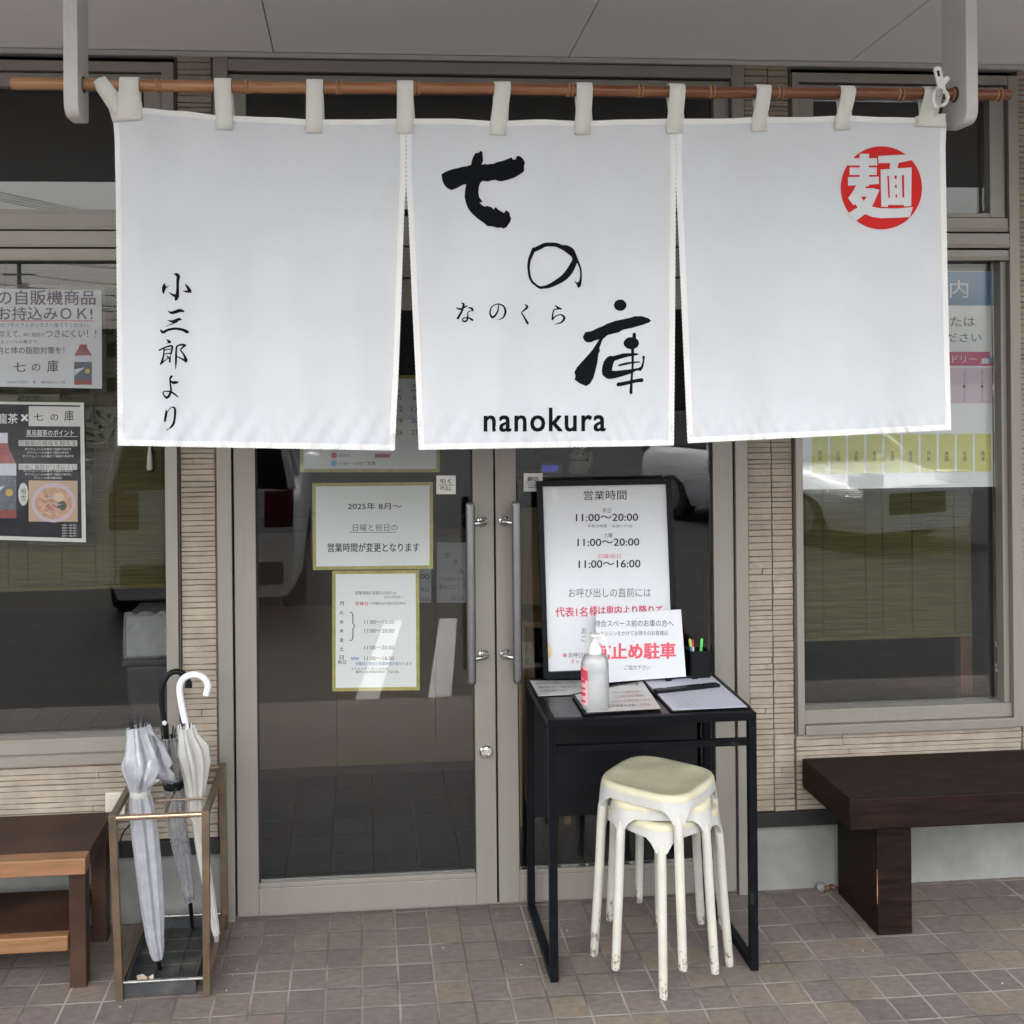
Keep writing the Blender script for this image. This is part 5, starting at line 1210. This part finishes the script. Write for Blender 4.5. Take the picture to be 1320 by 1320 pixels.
# hook umbrella, black handle
t2 = root('hooked_umbrella', gnd(248, 1196, .012), 'smoky clear umbrella with black hook handle in the middle of the rack', 'umbrella')
hx = [(243, 886), (242.5, 877), (236, 868.5), (226, 865.5), (216, 871), (209.5, 884), (208, 900), (211, 925), (214, 948), (218, 985), (222, 1010)]
b = MB(); hp = cmr([tuple(at(x, y, 3.20)) for x, y in hx], 5); b.tube(hp, [.0085 if k > 3 else .0105 for k in range(len(hp))], 12); obj('handle', b, BLACKP, t2, smooth=60)
b = MB(); e_ = at(212, 932, 3.188); b.lathe(e_, [(.008, 0), (.007, .0015), (.004, .002)], 5, (0, -1, 0)); obj('emblem', b, mat('emblem_silver', (.6, .6, .58), .3), t2)
ax = axis([(217, 950), (218, 962), (220, 985), (222, 1003), (224, 1012), (226, 1040), (232, 1080), (237, 1110), (242, 1145), (245, 1163)], 3.20, 3.17)
b = MB(); pleats(b, ax, [x * sc for x in (11, 13.5, 15, 13, 11, 11.5, 10.5, 9.5, 7.5, 5)], [.16, .2, .2, .1, .05, .12, .14, .15, .14, .08], n=72, tw=.25); obj('canopy', b, PVCD, t2, smooth=60)
b = MB(); ribs_at(b, ax[0] + Vector((0, 0, .006)), 8, .016, .028); obj('rib_ends', b, BLACKP, t2)
b = MB(); b.lathe(ax[4] - Vector((0, 0, .008)), [(.029, 0), (.030, .004), (.030, .018), (.029, .022)], 24); obj('strap', b, BLACKP, t2)
b = MB(); b.tube([ax[-1] + Vector((0, 0, .01)), gnd(248, 1196, .012)], [.0065, .0055], 10); obj('tip', b, BLACKP, t2)
# hook umbrella, white handle
WHB = mat('white_handle', (.66, .66, .71), .3)
t3 = root('hooked_umbrella', gnd(279, 1219, .012), 'milky white umbrella with white hook handle standing against the rack side', 'umbrella')
hx = [(265.5, 896), (268, 884), (264, 875), (255, 870), (244, 870.5), (235, 876.5), (231.5, 888), (234.5, 910), (239, 931)]
b = MB(); hp = cmr([tuple(at(x, y, 3.12)) for x, y in hx], 6); b.tube(hp, [.0098] * len(hp), 14); obj('handle', b, WHB, t3, smooth=60)
ax = axis([(240, 938), (242, 950), (247, 966), (251, 985), (252.5, 1010), (253, 1030), (253, 1046), (255, 1060), (261, 1100), (269, 1150), (276, 1190), (279, 1205)], 3.12, 3.09)
b = MB(); pleats(b, ax, [x * sc for x in (10, 11.5, 17, 16.5, 12.5, 10.5, 10, 7, 7, 6.2, 5, 4)], [.15, .17, .22, .2, .15, .08, .05, .08, .1, .1, .1, .06], n=72, tw=.1); obj('canopy', b, PVCW, t3, smooth=60)
b = MB(); ribs_at(b, ax[0] + Vector((0, 0, .002)), 8, .020, .008, .1); obj('rib_ends', b, WHB, t3)
b = MB(); b.tube([ax[0] + Vector((0, 0, .03)), ax[2]], .004, 8); b.tube([ax[-1] + Vector((0, 0, .008)), gnd(279, 1219, .012)], [.0068, .006], 10); obj('shaft', b, WHB, t3)

# ------------------------------------------------------------------ benches
DKW = mat('dark_stained_wood', (.009, .005, .0038), .5, spec=.10, var=.3, vscale=5, stretch=(2, 14, 14), c2=(.016, .008, .0055), cscale=4, bump=.15, bscale=40)
WORN = mat('worn_wood', (.30, .15, .08), .6, var=.3, vscale=50)
bn = root('timber_bench', (1.9, 3.18, 0), 'thick dark stained timber bench on a block leg under the window', 'bench')
b = MB(); b.box(1.408, 3.3, 3.0, WY - .022, .344, .437); obj('seat', b, DKW, bn, bevel=.004)
b = MB(); b.box(1.520, 1.628, 3.062, 3.33, 0, .3435); obj('leg', b, DKW, bn, bevel=.003)
b = MB(); b.box(2.75, 2.86, 3.062, 3.33, 0, .3435); obj('leg', b, DKW, bn, bevel=.003)
b = MB()
for z0_, z1_, w_ in ((.095, .118, .0011), (.117, .150, .0018), (.149, .172, .0013), (.171, .20, .0008)): b.box(1.5195 - w_ * .3, 1.5195 + w_, 3.0615, 3.0615 + w_, z0_, z1_)
obj('worn_edge', b, WORN, bn)
RDW = mat('lit_brown_wood', (.19, .10, .038), .5, var=.3, vscale=5, stretch=(2, 14, 14), c2=(.17, .075, .04), cscale=5, bump=.2, bscale=40)  # lighter wood for the bench's front edges, front light put into its colour
DKR = mat('dark_red_wood', (.030, .015, .010), .5, spec=.25, var=.3, vscale=6, c2=(.045, .022, .013), cscale=5)
bl = root('two_tier_bench', (-1.3, 3.15, 0), 'low wooden bench with a lower shelf beside the umbrella rack', 'bench')
b = MB(); b.box(-2.4, -.765, 3.0, 3.05, .325, .370); obj('front_rail', b, RDW, bl, bevel=.003)
b = MB(); b.box(-2.4, -.765, 3.054, 3.32, .328, .369); obj('seat', b, DKR, bl, bevel=.003)
b = MB(); b.box(-2.38, -.82, 3.02, 3.05, .108, .150); obj('shelf_rail', b, RDW, bl, bevel=.003)
b = MB(); b.box(-2.38, -.82, 3.053, 3.30, .110, .149); obj('lower_shelf', b, DKR, bl, bevel=.003)
for x in (-.818, -2.38):
    for y in (3.03, 3.27):
        b = MB(); b.box(x, x + .045, y, y + .045, 0, .3245); obj('leg', b, DKR, bl, bevel=.002)
t = root('power_cable', at(120, 1140, WY - .04), 'thin black cable running down the wall beside the bench', 'cable')
b = MB(); b.tube(cmr([tuple(at(x, y, WY - .035)) for x, y in ((172, 1052), (168, 1062), (158, 1075), (152, 1095), (143, 1122), (132, 1134), (116, 1142))], 5), .0022, 6); obj('cable_run', b, BLACKP, t)

# dust, leaf and pebbles by the wall
t = root('dry_leaf', gnd(1071, 1146, 0), 'curled brown dry leaf on the tiles against the concrete base', 'leaf')
b = MB(); c = gnd(1070, 1148, .0); b.grid([[c + Vector((-.016 + .008 * j, -.010 + .007 * i, .004 + .012 * abs(math.sin(j * .9 + i * .6)))) for j in range(5)] for i in range(4)])
o = obj('blade', b, mat('leaf_brown', (.16, .07, .03), .7, var=.3, vscale=90), t); s = o.modifiers.new('thickness', 'SOLIDIFY'); s.thickness = .0006
b = MB(); b.tube(cmr([tuple(gnd(x, y, .004)) for x, y in ((1072, 1150), (1066, 1153), (1058, 1154.5))], 4), .0008, 5); obj('stem', b, mat('leaf_stem', (.35, .28, .15), .7), t)
t = root('grey_stone', gnd(1058, 1150, 0), 'small rounded grey stone on the tiles beside the dry leaf', 'stone')
b = MB(); c = gnd(1058, 1148, .0); b.lathe(c, [(.010, 0), (.015, .006), (.0155, .014), (.011, .024), (.003, .027)], 12, sx=1, sy=.8); obj('stone_body', b, mat('stone_grey', (.16, .16, .17), .8, var=.3, vscale=60), t)
rg = random.Random(9)
crumb = MB(); spots = [(312, 1209), (303, 1212), (318, 1206), (292, 1277), (155, 1298), (1120, 1193), (1116, 1192), (990, 1240), (349, 1226), (571, 1222), (672, 1244), (672, 1244), (719, 1193), (731, 1200), (998, 1162), (300, 1258), (306, 1250), (296, 1246), (1112, 1226), (640, 1178), (590, 1181), (1292, 1268)]
for x, y in spots:
    c = gnd(x, y, 0); s = rg.uniform(.0012, .003); crumb.lathe(c, [(s * .7, 0), (s, s * .4), (s * .6, s * .9), (s * .1, s)], 7, sx=rg.uniform(.7, 1.3), sy=1)
o = obj('floor_crumbs', crumb, mat('crumb', (.38, .36, .33), .8, var=.4, vscale=200), None, smooth=50); tag(o, 'pale crumbs and grit scattered on the paving tiles', 'grit', None, 'stuff')
# ------------------------------------------------------------------ behind the glass
def interior(name, label, cat, loc, group=None): return root(name, loc, label, cat, group)
BAMB = mat('blind_slats', (.074, .071, .021), .7, spec=.2, var=.3, vscale=7, stretch=(1, 1, 30), c2=(.050, .043, .016), cscale=3)
CORDM = mat('blind_cord', (.03, .026, .015), .8)
def blind(x0, x1, z0, z1, y, label, seed, tassel):
    t = interior('bamboo_blind', label, 'blind', ((x0 + x1) / 2, y, z1), 'bamboo blinds in the windows'); r = random.Random(seed)
    b = MB(); z = z0
    while z < z1:
        h = r.choice([.0058, .0066, .0075]); dy = r.uniform(-.0015, .0015); b.box(x0, x1, y + dy, y + dy + .003, z, z + h - .0011); z += h
    obj('slats', b, BAMB, t, smooth=None)
    x = x0 + .06
    while x < x1 - .02:
        b = MB(); b.box(x, x + .0022, y - .004, y - .0018, z0, z1); obj('cord', b, CORDM, t, smooth=None); x += r.choice([.06, .105, .15])
    b = MB(); b.box(x0 - .003, x1 + .003, y - .003, y + .006, z0 - .014, z0 - .001); obj('bottom_slat', b, BAMB, t)
    if tassel:
        tx, tz = tassel[:2]; yt_ = WY + .075 if x0 > 0 else y - .014; b = MB(); b.tube([(tx, yt_, tz + .35), (tx, yt_, tz + .06)], .0012, 6); obj('pull_cord', b, CORDM, t)
        b = MB(); b.lathe((tx, yt_, tz), [(.008, 0), (.0098, .004), (.0085, .045), (.006, .062), (.004, .066), (.006, .070), (.005, .074)], 14); obj('tassel', b, mat('tassel_wood', (.62, .60, .50), .5), t)
blind(-1.6, -.602, at(150, 753, WY + .13).z, 2.07, WY + .13, 'olive bamboo blind behind the tea posters', 2, (at(193, 600, WY + .116).x, at(193, 606, WY + .116).z))
blind(1.43, 2.075, at(1080, 820, WY + .13).z, 2.07, WY + .13, 'olive bamboo blind below the blue headed guide sheet', 4, (at(1284, 697, WY + .075).x, at(1284, 697, WY + .075).z))
# window post and things kept inside
t = interior('curtain_post', 'reddish brown wooden post inside the window beside the blind pull', 'post', (2.085, 3.56, .5))
b = MB(); b.box(2.066, 2.108, 3.54, 3.58, .5, 2.1); obj('timber', b, mat('post_wood', (.085, .035, .022), .5, var=.2, vscale=6, stretch=(14, 14, 1)), t)
GREYB = mat('bin_grey', (.016, .018, .023), .5, spec=.2); 
t = interior('storage_bin', 'dark grey storage bin inside the window behind the hooked umbrellas', 'bin', (-.74, 3.68, .5))
b = MB(); b.hexa([(-.76, 3.60, .40), (-.62, 3.60, .40), (-.62, 3.84, .40), (-.76, 3.84, .40)], [(-.78, 3.58, .74), (-.60, 3.58, .74), (-.60, 3.86, .74), (-.78, 3.86, .74)]); obj('bin_body', b, GREYB, t, bevel=.01)
b = MB(); b.box(-.79, -.595, 3.57, 3.87, .741, .765); obj('rim', b, GREYB, t, bevel=.006)
t = interior('wrapped_box', 'pale box wrapped in clear plastic on the bin inside the window', 'box', (-.76, 3.7, .766))
b = MB(); b.box(-.78, -.62, 3.60, 3.82, .7665, .90); obj('carton', b, mat('carton_grey', (.20, .205, .20), .6, var=.2, vscale=7), t, bevel=.004)
b = MB(); rows = [[Vector((-.785 + .185 * j / 9, 3.585 - .008 * math.sin(j * 1.7 + i * .9), .765 + .15 * i / 5 + .006 * math.sin(j * 2.3))) for j in range(10)] for i in range(6)]; b.grid(rows); obj('plastic_wrap', b, clear('wrap', (.95, .95, .95), .12, body=.3, bodycol=(.6, .62, .62)), t, smooth=60)
# counter with notes, till shelf with cat, wooden partition, stool, post
CTR = mat('counter_front', (.105, .078, .046), .6, var=.06, vscale=2); CTRD = mat('counter_upper', (.06, .046, .032), .6, var=.08, vscale=3)
t = interior('order_counter', 'brown panelled counter across the entrance inside the door', 'counter', (.4, 4.49, 0))
b = MB()
xs_ = [-.75, -.115, .30, .66]
for x0, x1 in zip(xs_[:-1], xs_[1:]): b.box(x0 + .0015, x1 - .0015, 4.49, 4.53, .058, .735)
obj('front_panel', b, CTR, t, bevel=.001)
b = MB(); b.box(-.75, .66, 4.466, 4.52, .737, 1.02); obj('upper_panel', b, CTRD, t)
b = MB(); b.box(-.75, .66, 4.505, 4.53, 0.0125, .057); obj('plinth', b, GAP, t)
b = MB(); b.box(-.77, .68, 4.44, 4.9, 1.021, 1.05); obj('counter_top', b, CTRD, t, bevel=.004)
b = MB(); b.box(-.745, .655, 4.531, 4.88, .0125, 1.02); obj('carcass', b, DARKW, t)
t = interior('till_cabinet', 'dark wooden cabinet inside behind the framed sign carrying cat figure and screen', 'cabinet', (1.0, 4.85, 0))
b = MB(); b.box(.69, 1.75, 4.70, 5.1, .0125, 1.205); obj('carcass', b, DKW, t, bevel=.004)
b = MB(); b.box(.67, 1.77, 4.68, 5.12, 1.206, 1.235); obj('cabinet_top', b, mat('cab_top', (.07, .05, .035), .4), t, bevel=.003)
t = interior('small_screen', 'small lit tablet screen showing blue, next to the cat figurine', 'screen', at(711, 612, 4.78))
c = at(711, 604, 4.78)
b = MB(); S = Surf(c, (1, 0, 0), (0, .3, 1)); sheet(b, S, [(698, 596), (726, 597), (723, 614), (695, 614)], .008, 0); obj('casing', b, mat('casing', (.20, .20, .21), .4), t, bevel=.002)
em = bpy.data.materials.new('screen_glow'); em.use_nodes = True; pe = em.node_tree.nodes['Principled BSDF']; pe.inputs['Base Color'].default_value = (.02, .03, .1, 1); pe.inputs['Emission Color'].default_value = (.10, .14, .75, 1); pe.inputs['Emission Strength'].default_value = .045
b = MB(); sheet(b, S, [(700, 599), (720, 600), (718, 608.5), (698, 608.5)], .0005, .0084); obj('display', b, em, t)
c = at(746, 616, 4.80); c.z = 1.2352
t = interior('beckoning_cat', 'white beckoning cat figurine with red ears on the cabinet inside', 'figurine', c)
CATW = mat('cat_white', (.78, .74, .66), .35)
b = MB(); b.lathe(c, [(.034, 0), (.042, .012), (.041, .035), (.033, .058), (.022, .068), (.010, .072)], 20, sx=1.1); b.lathe(c + Vector((0, -.006, .060)), [(.016, 0), (.032, .010), (.037, .026), (.031, .044), (.016, .054), (.003, .057)], 20, sx=1.15)
b.tube([c + Vector((.036, -.018, .03)), c + Vector((.050, -.026, .062)), c + Vector((.050, -.028, .088)), c + Vector((.048, -.034, .097))], [.012, .012, .0125, .009], 10); obj('body', b, CATW, t, smooth=60)
for s in (-1, 1):
    b = MB(); e = c + Vector((s * .025, -.006, .102)); b.lathe(e, [(.013, 0), (.009, .012), (.002, .026)], 10, (s * .35, 0, 1)); ear = obj('ear', b, CATW, t, smooth=60)
    b = MB(); b.lathe(e + Vector((0, -.008, .001)), [(.009, 0), (.006, .009), (.001, .018)], 8, (s * .35, 0, 1), sy=.6); obj('ear_lining', b, INKR, ear)
    b = MB(); b.lathe(c + Vector((s * .014, -.0405, .092)), [(.0042, 0), (.004, .002), (.001, .003)], 10, (0, -1, 0)); obj('eye', b, INK, t)
b = MB(); b.lathe(c + Vector((0, -.004, .060)), [(.026, 0), (.028, .004), (.026, .008)], 20, sx=1.1); obj('collar', b, INKR, t)
t = interior('wooden_partition', 'light brown board standing inside behind the door handle', 'board', at(681, 990, 4.15))
p0, p1 = at(671, 655, 4.15), at(692, 790, 4.15)
b = MB(); b.box(p0.x, p1.x + .35, 4.15, 4.18, p1.z, p0.z); obj('panel', b, mat('partition_wood', (.20, .125, .060), .55, var=.12, vscale=5), t)
b = MB(); b.box(p0.x + .01, p0.x + .05, 4.151, 4.179, .0125, p1.z - .0005); obj('board_post', b, mat('partition_wood', (.2, .1, .05)), t)
t = interior('round_stool', 'wooden stool inside the entrance beside the light brown board', 'stool', at(678, 985, 4.0))
c = at(676, 800, 4.02)
b = MB(); b.lathe((c.x + .05, 4.02, c.z), [(.13, 0), (.145, .006), (.145, .026), (.13, .032)], 28); obj('seat', b, mat('stool_wood', (.26, .16, .075), .5, var=.1, vscale=7), t, smooth=50)
for k in range(4):
    a = R(45 + 90 * k); b = MB(); b.tube([(c.x + .05 + .09 * math.cos(a), 4.02 + .09 * math.sin(a), c.z - .0005), (c.x + .05 + .13 * math.cos(a), 4.02 + .13 * math.sin(a), .0125)], [.016, .013], 10); obj('leg', b, mat('stool_wood', (.26, .16, .075)), t)
t = interior('wooden_post', 'narrow light brown post inside by the door edge behind the pen cup', 'post', at(917, 980, 4.0))
p0, p1 = at(912, 715, 4.0), at(922, 980, 4.0)
b = MB(); b.box(p0.x, p1.x, 4.0, 4.05, .0125, p0.z); obj('timber', b, mat('partition_wood', (.2, .1, .05)), t)
t = interior('ceiling_lamp', 'small lit lamp inside above the door, glimpsed over the curtain top', 'lamp', at(686, 140, 4.6))
c = at(686, 151, 4.6); c.z += .012; b = MB(); b.lathe(c, [(.02, 0), (.035, .012), (.038, .03), (.02, .05)], 18)
gl_ = bpy.data.materials.new('lamp_glow'); gl_.use_nodes = True; pe = gl_.node_tree.nodes['Principled BSDF']; pe.inputs['Emission Color'].default_value = (1, .72, .3, 1); pe.inputs['Emission Strength'].default_value = .9
obj('bulb', b, gl_, t, smooth=60); b = MB(); b.tube([c + Vector((0, 0, .05)), (c.x, c.y, 2.70)], .004, 8); obj('flex', b, BLACKP, t)

# ------------------------------------------------------------------ the street behind the photographer, seen as reflections
CARW = mat('car_white', (.80, .81, .82), .18, coat=.6); CARG = mat('car_glass', (.012, .013, .015), .04, spec=.8); CARB = mat('car_black', (.015, .015, .016), .5); RUB = mat('tyre_rubber', (.016, .016, .017), .8)
TLR = mat('tail_lamp', (.14, .010, .014), .15, coat=.5); HLM = mat('head_lamp', (.55, .56, .58), .08, coat=.8); RIMS = mat('rim_alloy', (.36, .36, .37), .3, .8)
def make_car(name, label, L, Wd, H, prof_belt, roof, loc, rz):
    t = root(name, loc, label, 'car', None, rz); ORG[t] = Vector()
    hw = Wd / 2; n = 26; b = MB(); rings = []
    def sect(x):
        u = (x + L / 2) / L
        top = prof_belt(u); pl = .90 + .10 * math.sin(min(1, max(0, min(u, 1 - u) / .14)) * math.pi / 2); w_ = hw * pl
        return [(w_ * .90, .20), (w_ * .98, .34), (w_, .56), (w_ * .985, top - .10), (w_ * .93, top - .02), (w_ * .80, top), (0, top + .012)]
    for i in range(n + 1):
        x = -L / 2 + L * i / n; s = sect(x); ring = [Vector((x, y, z)) for y, z in s] + [Vector((x, -y, z)) for y, z in reversed(s[:-1])]; rings.append(ring)
    k = len(rings[0]); vs = [v for r in rings for v in r]
    fs = [(i * k + j, i * k + (j + 1) % k, (i + 1) * k + (j + 1) % k, (i + 1) * k + j) for i in range(n) for j in range(k)]; fs += [tuple(range(k)), tuple(n * k + j for j in reversed(range(k)))]
    b.add(vs, fs); obj('body', b, CARW, t, local=True, smooth=60)
    x0, x1, x2, x3, zb, zt = roof
    def cab(y0, y1, zb, zt, ins):
        return [[Vector((x, s * (y0 if z == zb else y1), z)) for s in (1, -1)] for x, z in ((x0 + ins, zb), (x1 + ins * .5, zt), (x2 - ins * .5, zt), (x3 - ins, zb))]
    q = cab(hw * .88, hw * .70, zb, zt, 0); b = MB()
    P_l = [r[0] for r in q]; P_r = [r[1] for r in q]; b.add(P_l + P_r, [(0, 1, 2, 3), (7, 6, 5, 4), (0, 4, 5, 1), (2, 6, 7, 3), (1, 5, 6, 2), (3, 7, 4, 0)]); obj('window_glass', b, CARG, t, local=True, bevel=.03)
    b = MB(); b.hexa([(x1 - .06, -hw * .72, zt - .03), (x2 + .06, -hw * .72, zt - .03), (x2 + .06, hw * .72, zt - .03), (x1 - .06, hw * .72, zt - .03)], [(x1 + .08, -hw * .60, zt + .035), (x2 - .08, -hw * .60, zt + .035), (x2 - .08, hw * .60, zt + .035), (x1 + .08, hw * .60, zt + .035)]); obj('roof', b, CARW, t, local=True, bevel=.02)
    for s in (-1, 1):
        for (a, c_) in ((Vector((x0, s * hw * .885, zb)), Vector((x1, s * hw * .705, zt))), (Vector((x3, s * hw * .885, zb)), Vector((x2, s * hw * .705, zt))), (Vector(((x0 + x3) / 2 - .1, s * hw * .885, zb)), Vector(((x1 + x2) / 2 - .05, s * hw * .705, zt)))):
            b = MB(); b.bar(a, c_, .20 if H > 1.6 else .09, .05, (0, s, .2)); obj('pillar', b, CARW, t, local=True, bevel=.01)
        b = MB(); b.lathe((x3 - .35, s * hw * 1.04, zb + .04), [(.05, -.07), (.075, -.03), (.075, .03), (.05, .07)], 12, (0, 1, 0)); obj('mirror', b, CARW, t, local=True)
        b = MB(); b.box(L / 2 - .20, L / 2 + .005, min(s * hw * .52, s * hw * .86), max(s * hw * .52, s * hw * .86), .66, .78); obj('headlight', b, HLM, t, local=True, bevel=.02)
        b = MB(); b.box(-L / 2 - .008, -L / 2 + .16, min(s * hw * .60, s * hw * .895), max(s * hw * .60, s * hw * .895), .70, .98); obj('taillight', b, TLR, t, local=True, bevel=.02)
        for xw in (-L * .30, L * .31):
            b = MB(); b.lathe((xw, s * (hw - .20), .31), [(.20, 0), (.30, .01), (.31, .05), (.31, .15), (.30, .19), (.20, .205)], 28, (0, s, 0)); w_ = obj('wheel', b, RUB, t, local=True)
            b = MB(); b.lathe((xw, s * (hw - .20), .31), [(.19, .2055), (.195, .209), (.06, .214), (.01, .215)], 20, (0, s, 0)); o = obj('rim', b, RIMS, w_, local=True)
    b = MB(); b.box(L / 2 - .10, L / 2 + .012, -hw * .45, hw * .45, .36, .58); obj('grille', b, CARB, t, local=True, bevel=.02)
    b = MB(); b.box(-L / 2 - .012, -L / 2 + .1, -hw * .8, hw * .8, .28, .46); obj('rear_bumper', b, CARB, t, local=True, bevel=.03)
    return t
belt = lambda u: .90 - .26 * max(0, (u - .62) / .38) ** 1.3 - .04 * max(0, (.06 - u) / .06)
make_car('hatchback_car', 'white hatchback parked behind the photographer, mirrored in the glass beside the framed sign', 3.9, 1.70, 1.5, belt, (-1.85, -1.35, .25, 1.05, .90, 1.46), (5.0, -5.4, -.10), R(72))
beltv = lambda u: .98 - .20 * max(0, (u - .74) / .26) ** 1.3
make_car('wagon_car', 'tall white wagon parked with its tail towards the shop, mirrored in the door glass', 3.4, 1.48, 1.7, beltv, (-1.66, -1.52, .55, 1.15, .97, 1.64), (-1.22, -2.78, -.10), R(-92))
make_car('hatchback_car', 'white hatchback parked across the lot, mirrored in the tea poster window', 3.9, 1.70, 1.5, belt, (-1.85, -1.35, .25, 1.05, .90, 1.46), (-5.6, -7.4, -.10), R(20))

POLEM = mat('pole_concrete', (.20, .20, .20), .8); WIREM = mat('wire_black', (.02, .02, .02), .6); TRM = mat('transformer_grey', (.16, .165, .17), .5)
def upole(x, y, label):
    t = root('utility_pole', (x, y, -.1), label, 'utility pole', 'utility poles along the street')
    b = MB(); b.tube([(x, y, -.1), (x, y, 10.5)], [.17, .11], 16); obj('shaft', b, POLEM, t, smooth=60)
    for z in (9.9, 9.0, 8.0): b = MB(); b.box(x - .95, x + .95, y - .05, y + .05, z, z + .1); obj('crossarm', b, TRM, t)
    for s in (-.8, -.3, .3, .8): b = MB(); b.lathe((x + s, y, 10.0), [(.05, 0), (.07, .05), (.04, .1), (.06, .14), (.03, .2)], 10); obj('insulator', b, mat('porcelain', (.5, .5, .48), .3), t)
    b = MB(); b.lathe((x + .32, y + .05, 6.7), [(.22, 0), (.24, .05), (.24, .75), (.18, .82), (.05, .85)], 18); obj('transformer', b, TRM, t, smooth=50)
    return t
PX = [(-20, -58), (-4, -66), (-27, -15)]
upole(*PX[0], 'concrete utility pole with transformer, mirrored above the tea posters'); upole(*PX[1], 'concrete utility pole at the far side of the lot'); upole(*PX[2], 'concrete utility pole far down the street')
n_w = 0
for (a, c_) in ((PX[2], PX[1]), (PX[0], PX[1])):
    for s, z in ((-.8, 10.2), (-.3, 10.2), (.3, 10.2), (.8, 10.2), (-.5, 9.1), (.5, 9.1), (0, 8.1), (.2, 6.4), (-.2, 5.9)):
        A = Vector((a[0] + s, a[1], z)); B_ = Vector((c_[0] + s, c_[1], z)); b = MB()
        b.tube([A.lerp(B_, k / 12) - Vector((0, 0, .5 * 4 * (k / 12) * (1 - k / 12))) for k in range(13)], .016 if z > 7 else .03, 6)
        o = obj('overhead_wire', b, WIREM, None); tag(o, 'black overhead wire sagging between the utility poles', 'wire', 'overhead wires along the street')
def house(x0, x1, y0, y1, h, wallc, roofc, label, name='house', gable=True):
    t = root(name, ((x0 + x1) / 2, (y0 + y1) / 2, -.1), label, 'house'); wm = mat('wall_' + name + str(int(x0)), wallc, .8, var=.06, vscale=1.2); rm = mat('roof_' + name + str(int(x0)), roofc, .6, var=.1, vscale=2)
    b = MB(); b.box(x0, x1, y0, y1, -.1, h); obj('wall', b, wm, t)
    ym = (y0 + y1) / 2; e = .5; b = MB()
    if gable: b.prism([(x0 - e, y0 - e, h - .1), (x0 - e, y1 + e, h - .1), (x0 - e, y1 + e, h + .1), (x0 - e, ym, h + 2.1), (x0 - e, y0 - e, h + .1)], (x1 - x0 + 2 * e, 0, 0))
    else: b.box(x0 - .1, x1 + .1, y0 - .1, y1 + .1, h + .001, h + .35)
    obj('roof', b, rm, t)
    for fl in range(max(1, int(h // 2.7))):
        xx = x0 + 1.0
        while xx < x1 - 1.8:
            z = .9 + fl * 2.7; b = MB(); b.box(xx - .06, xx + 1.36, y1 + .001, y1 + .05, z - .06, z + 1.16); f_ = obj('window', b, mat('house_window_frame', (.3, .3, .29), .5), t)
            b = MB(); b.box(xx, xx + 1.3, y1 + .051, y1 + .056, z, z + 1.1); obj('pane', b, CARG, f_); xx += 2.6
    b = MB(); b.box(x0 + .15, x0 + .85, y1 + .002, y1 + .06, -.1, 1.95); obj('door', b, mat('house_door', (.12, .08, .06), .5), t)
house(-42, -31, -83, -75, 5.6, (.42, .40, .36), (.05, .05, .055), 'cream two storey house across the lot, dark tiled roof')
house(-23, -12, -86, -77, 5.6, (.30, .27, .24), (.09, .05, .04), 'tan two storey house across the lot, brown tiled roof')
house(-6, 9, -88, -79, 3.1, (.36, .37, .36), (.07, .08, .10), 'low pale shop with flat roof across the lot', 'shop', False)
house(16, 27, -84, -76, 5.6, (.33, .33, .34), (.05, .06, .07), 'grey two storey house across the lot')
LEAFM = mat('leaf_green', (.05, .085, .03), .6, var=.4, vscale=3, c2=(.09, .13, .045), cscale=1.5)
b = MB(); rl = random.Random(8)
for k in range(5200):
    x = rl.uniform(-16, 14); y = -22.5 + rl.gauss(0, .38); z = rl.uniform(0, 1.0) ** .8 * (1.15 + .25 * math.sin(x * 1.3)) - .05; s = rl.uniform(.05, .11)
    d1 = Vector((rl.gauss(0, 1), rl.gauss(0, 1), rl.gauss(0, 1))).normalized() * s; d2 = Vector((rl.gauss(0, 1), rl.gauss(0, 1), rl.gauss(0, 1))).normalized() * s * .7; c = Vector((x, y, z)); b.add([c - d1, c + d2, c + d1, c - d2], [(0, 1, 2, 3)])
hd = root('clipped_hedge', (-1, -22.5, -.1), 'long low green hedge along the far side of the parking lot', 'hedge'); obj('foliage', b, LEAFM, hd, smooth=None, fixn=False)
b = MB()
for k in range(30): b.tube([(-15.5 + k, -22.5, -.1), (-15.5 + k, -22.5, .8)], .02, 6)
obj('stems', b, mat('hedge_stem', (.07, .05, .035), .8), hd)
bpy.data.objects.remove(_to); bpy.data.curves.remove(_cu)
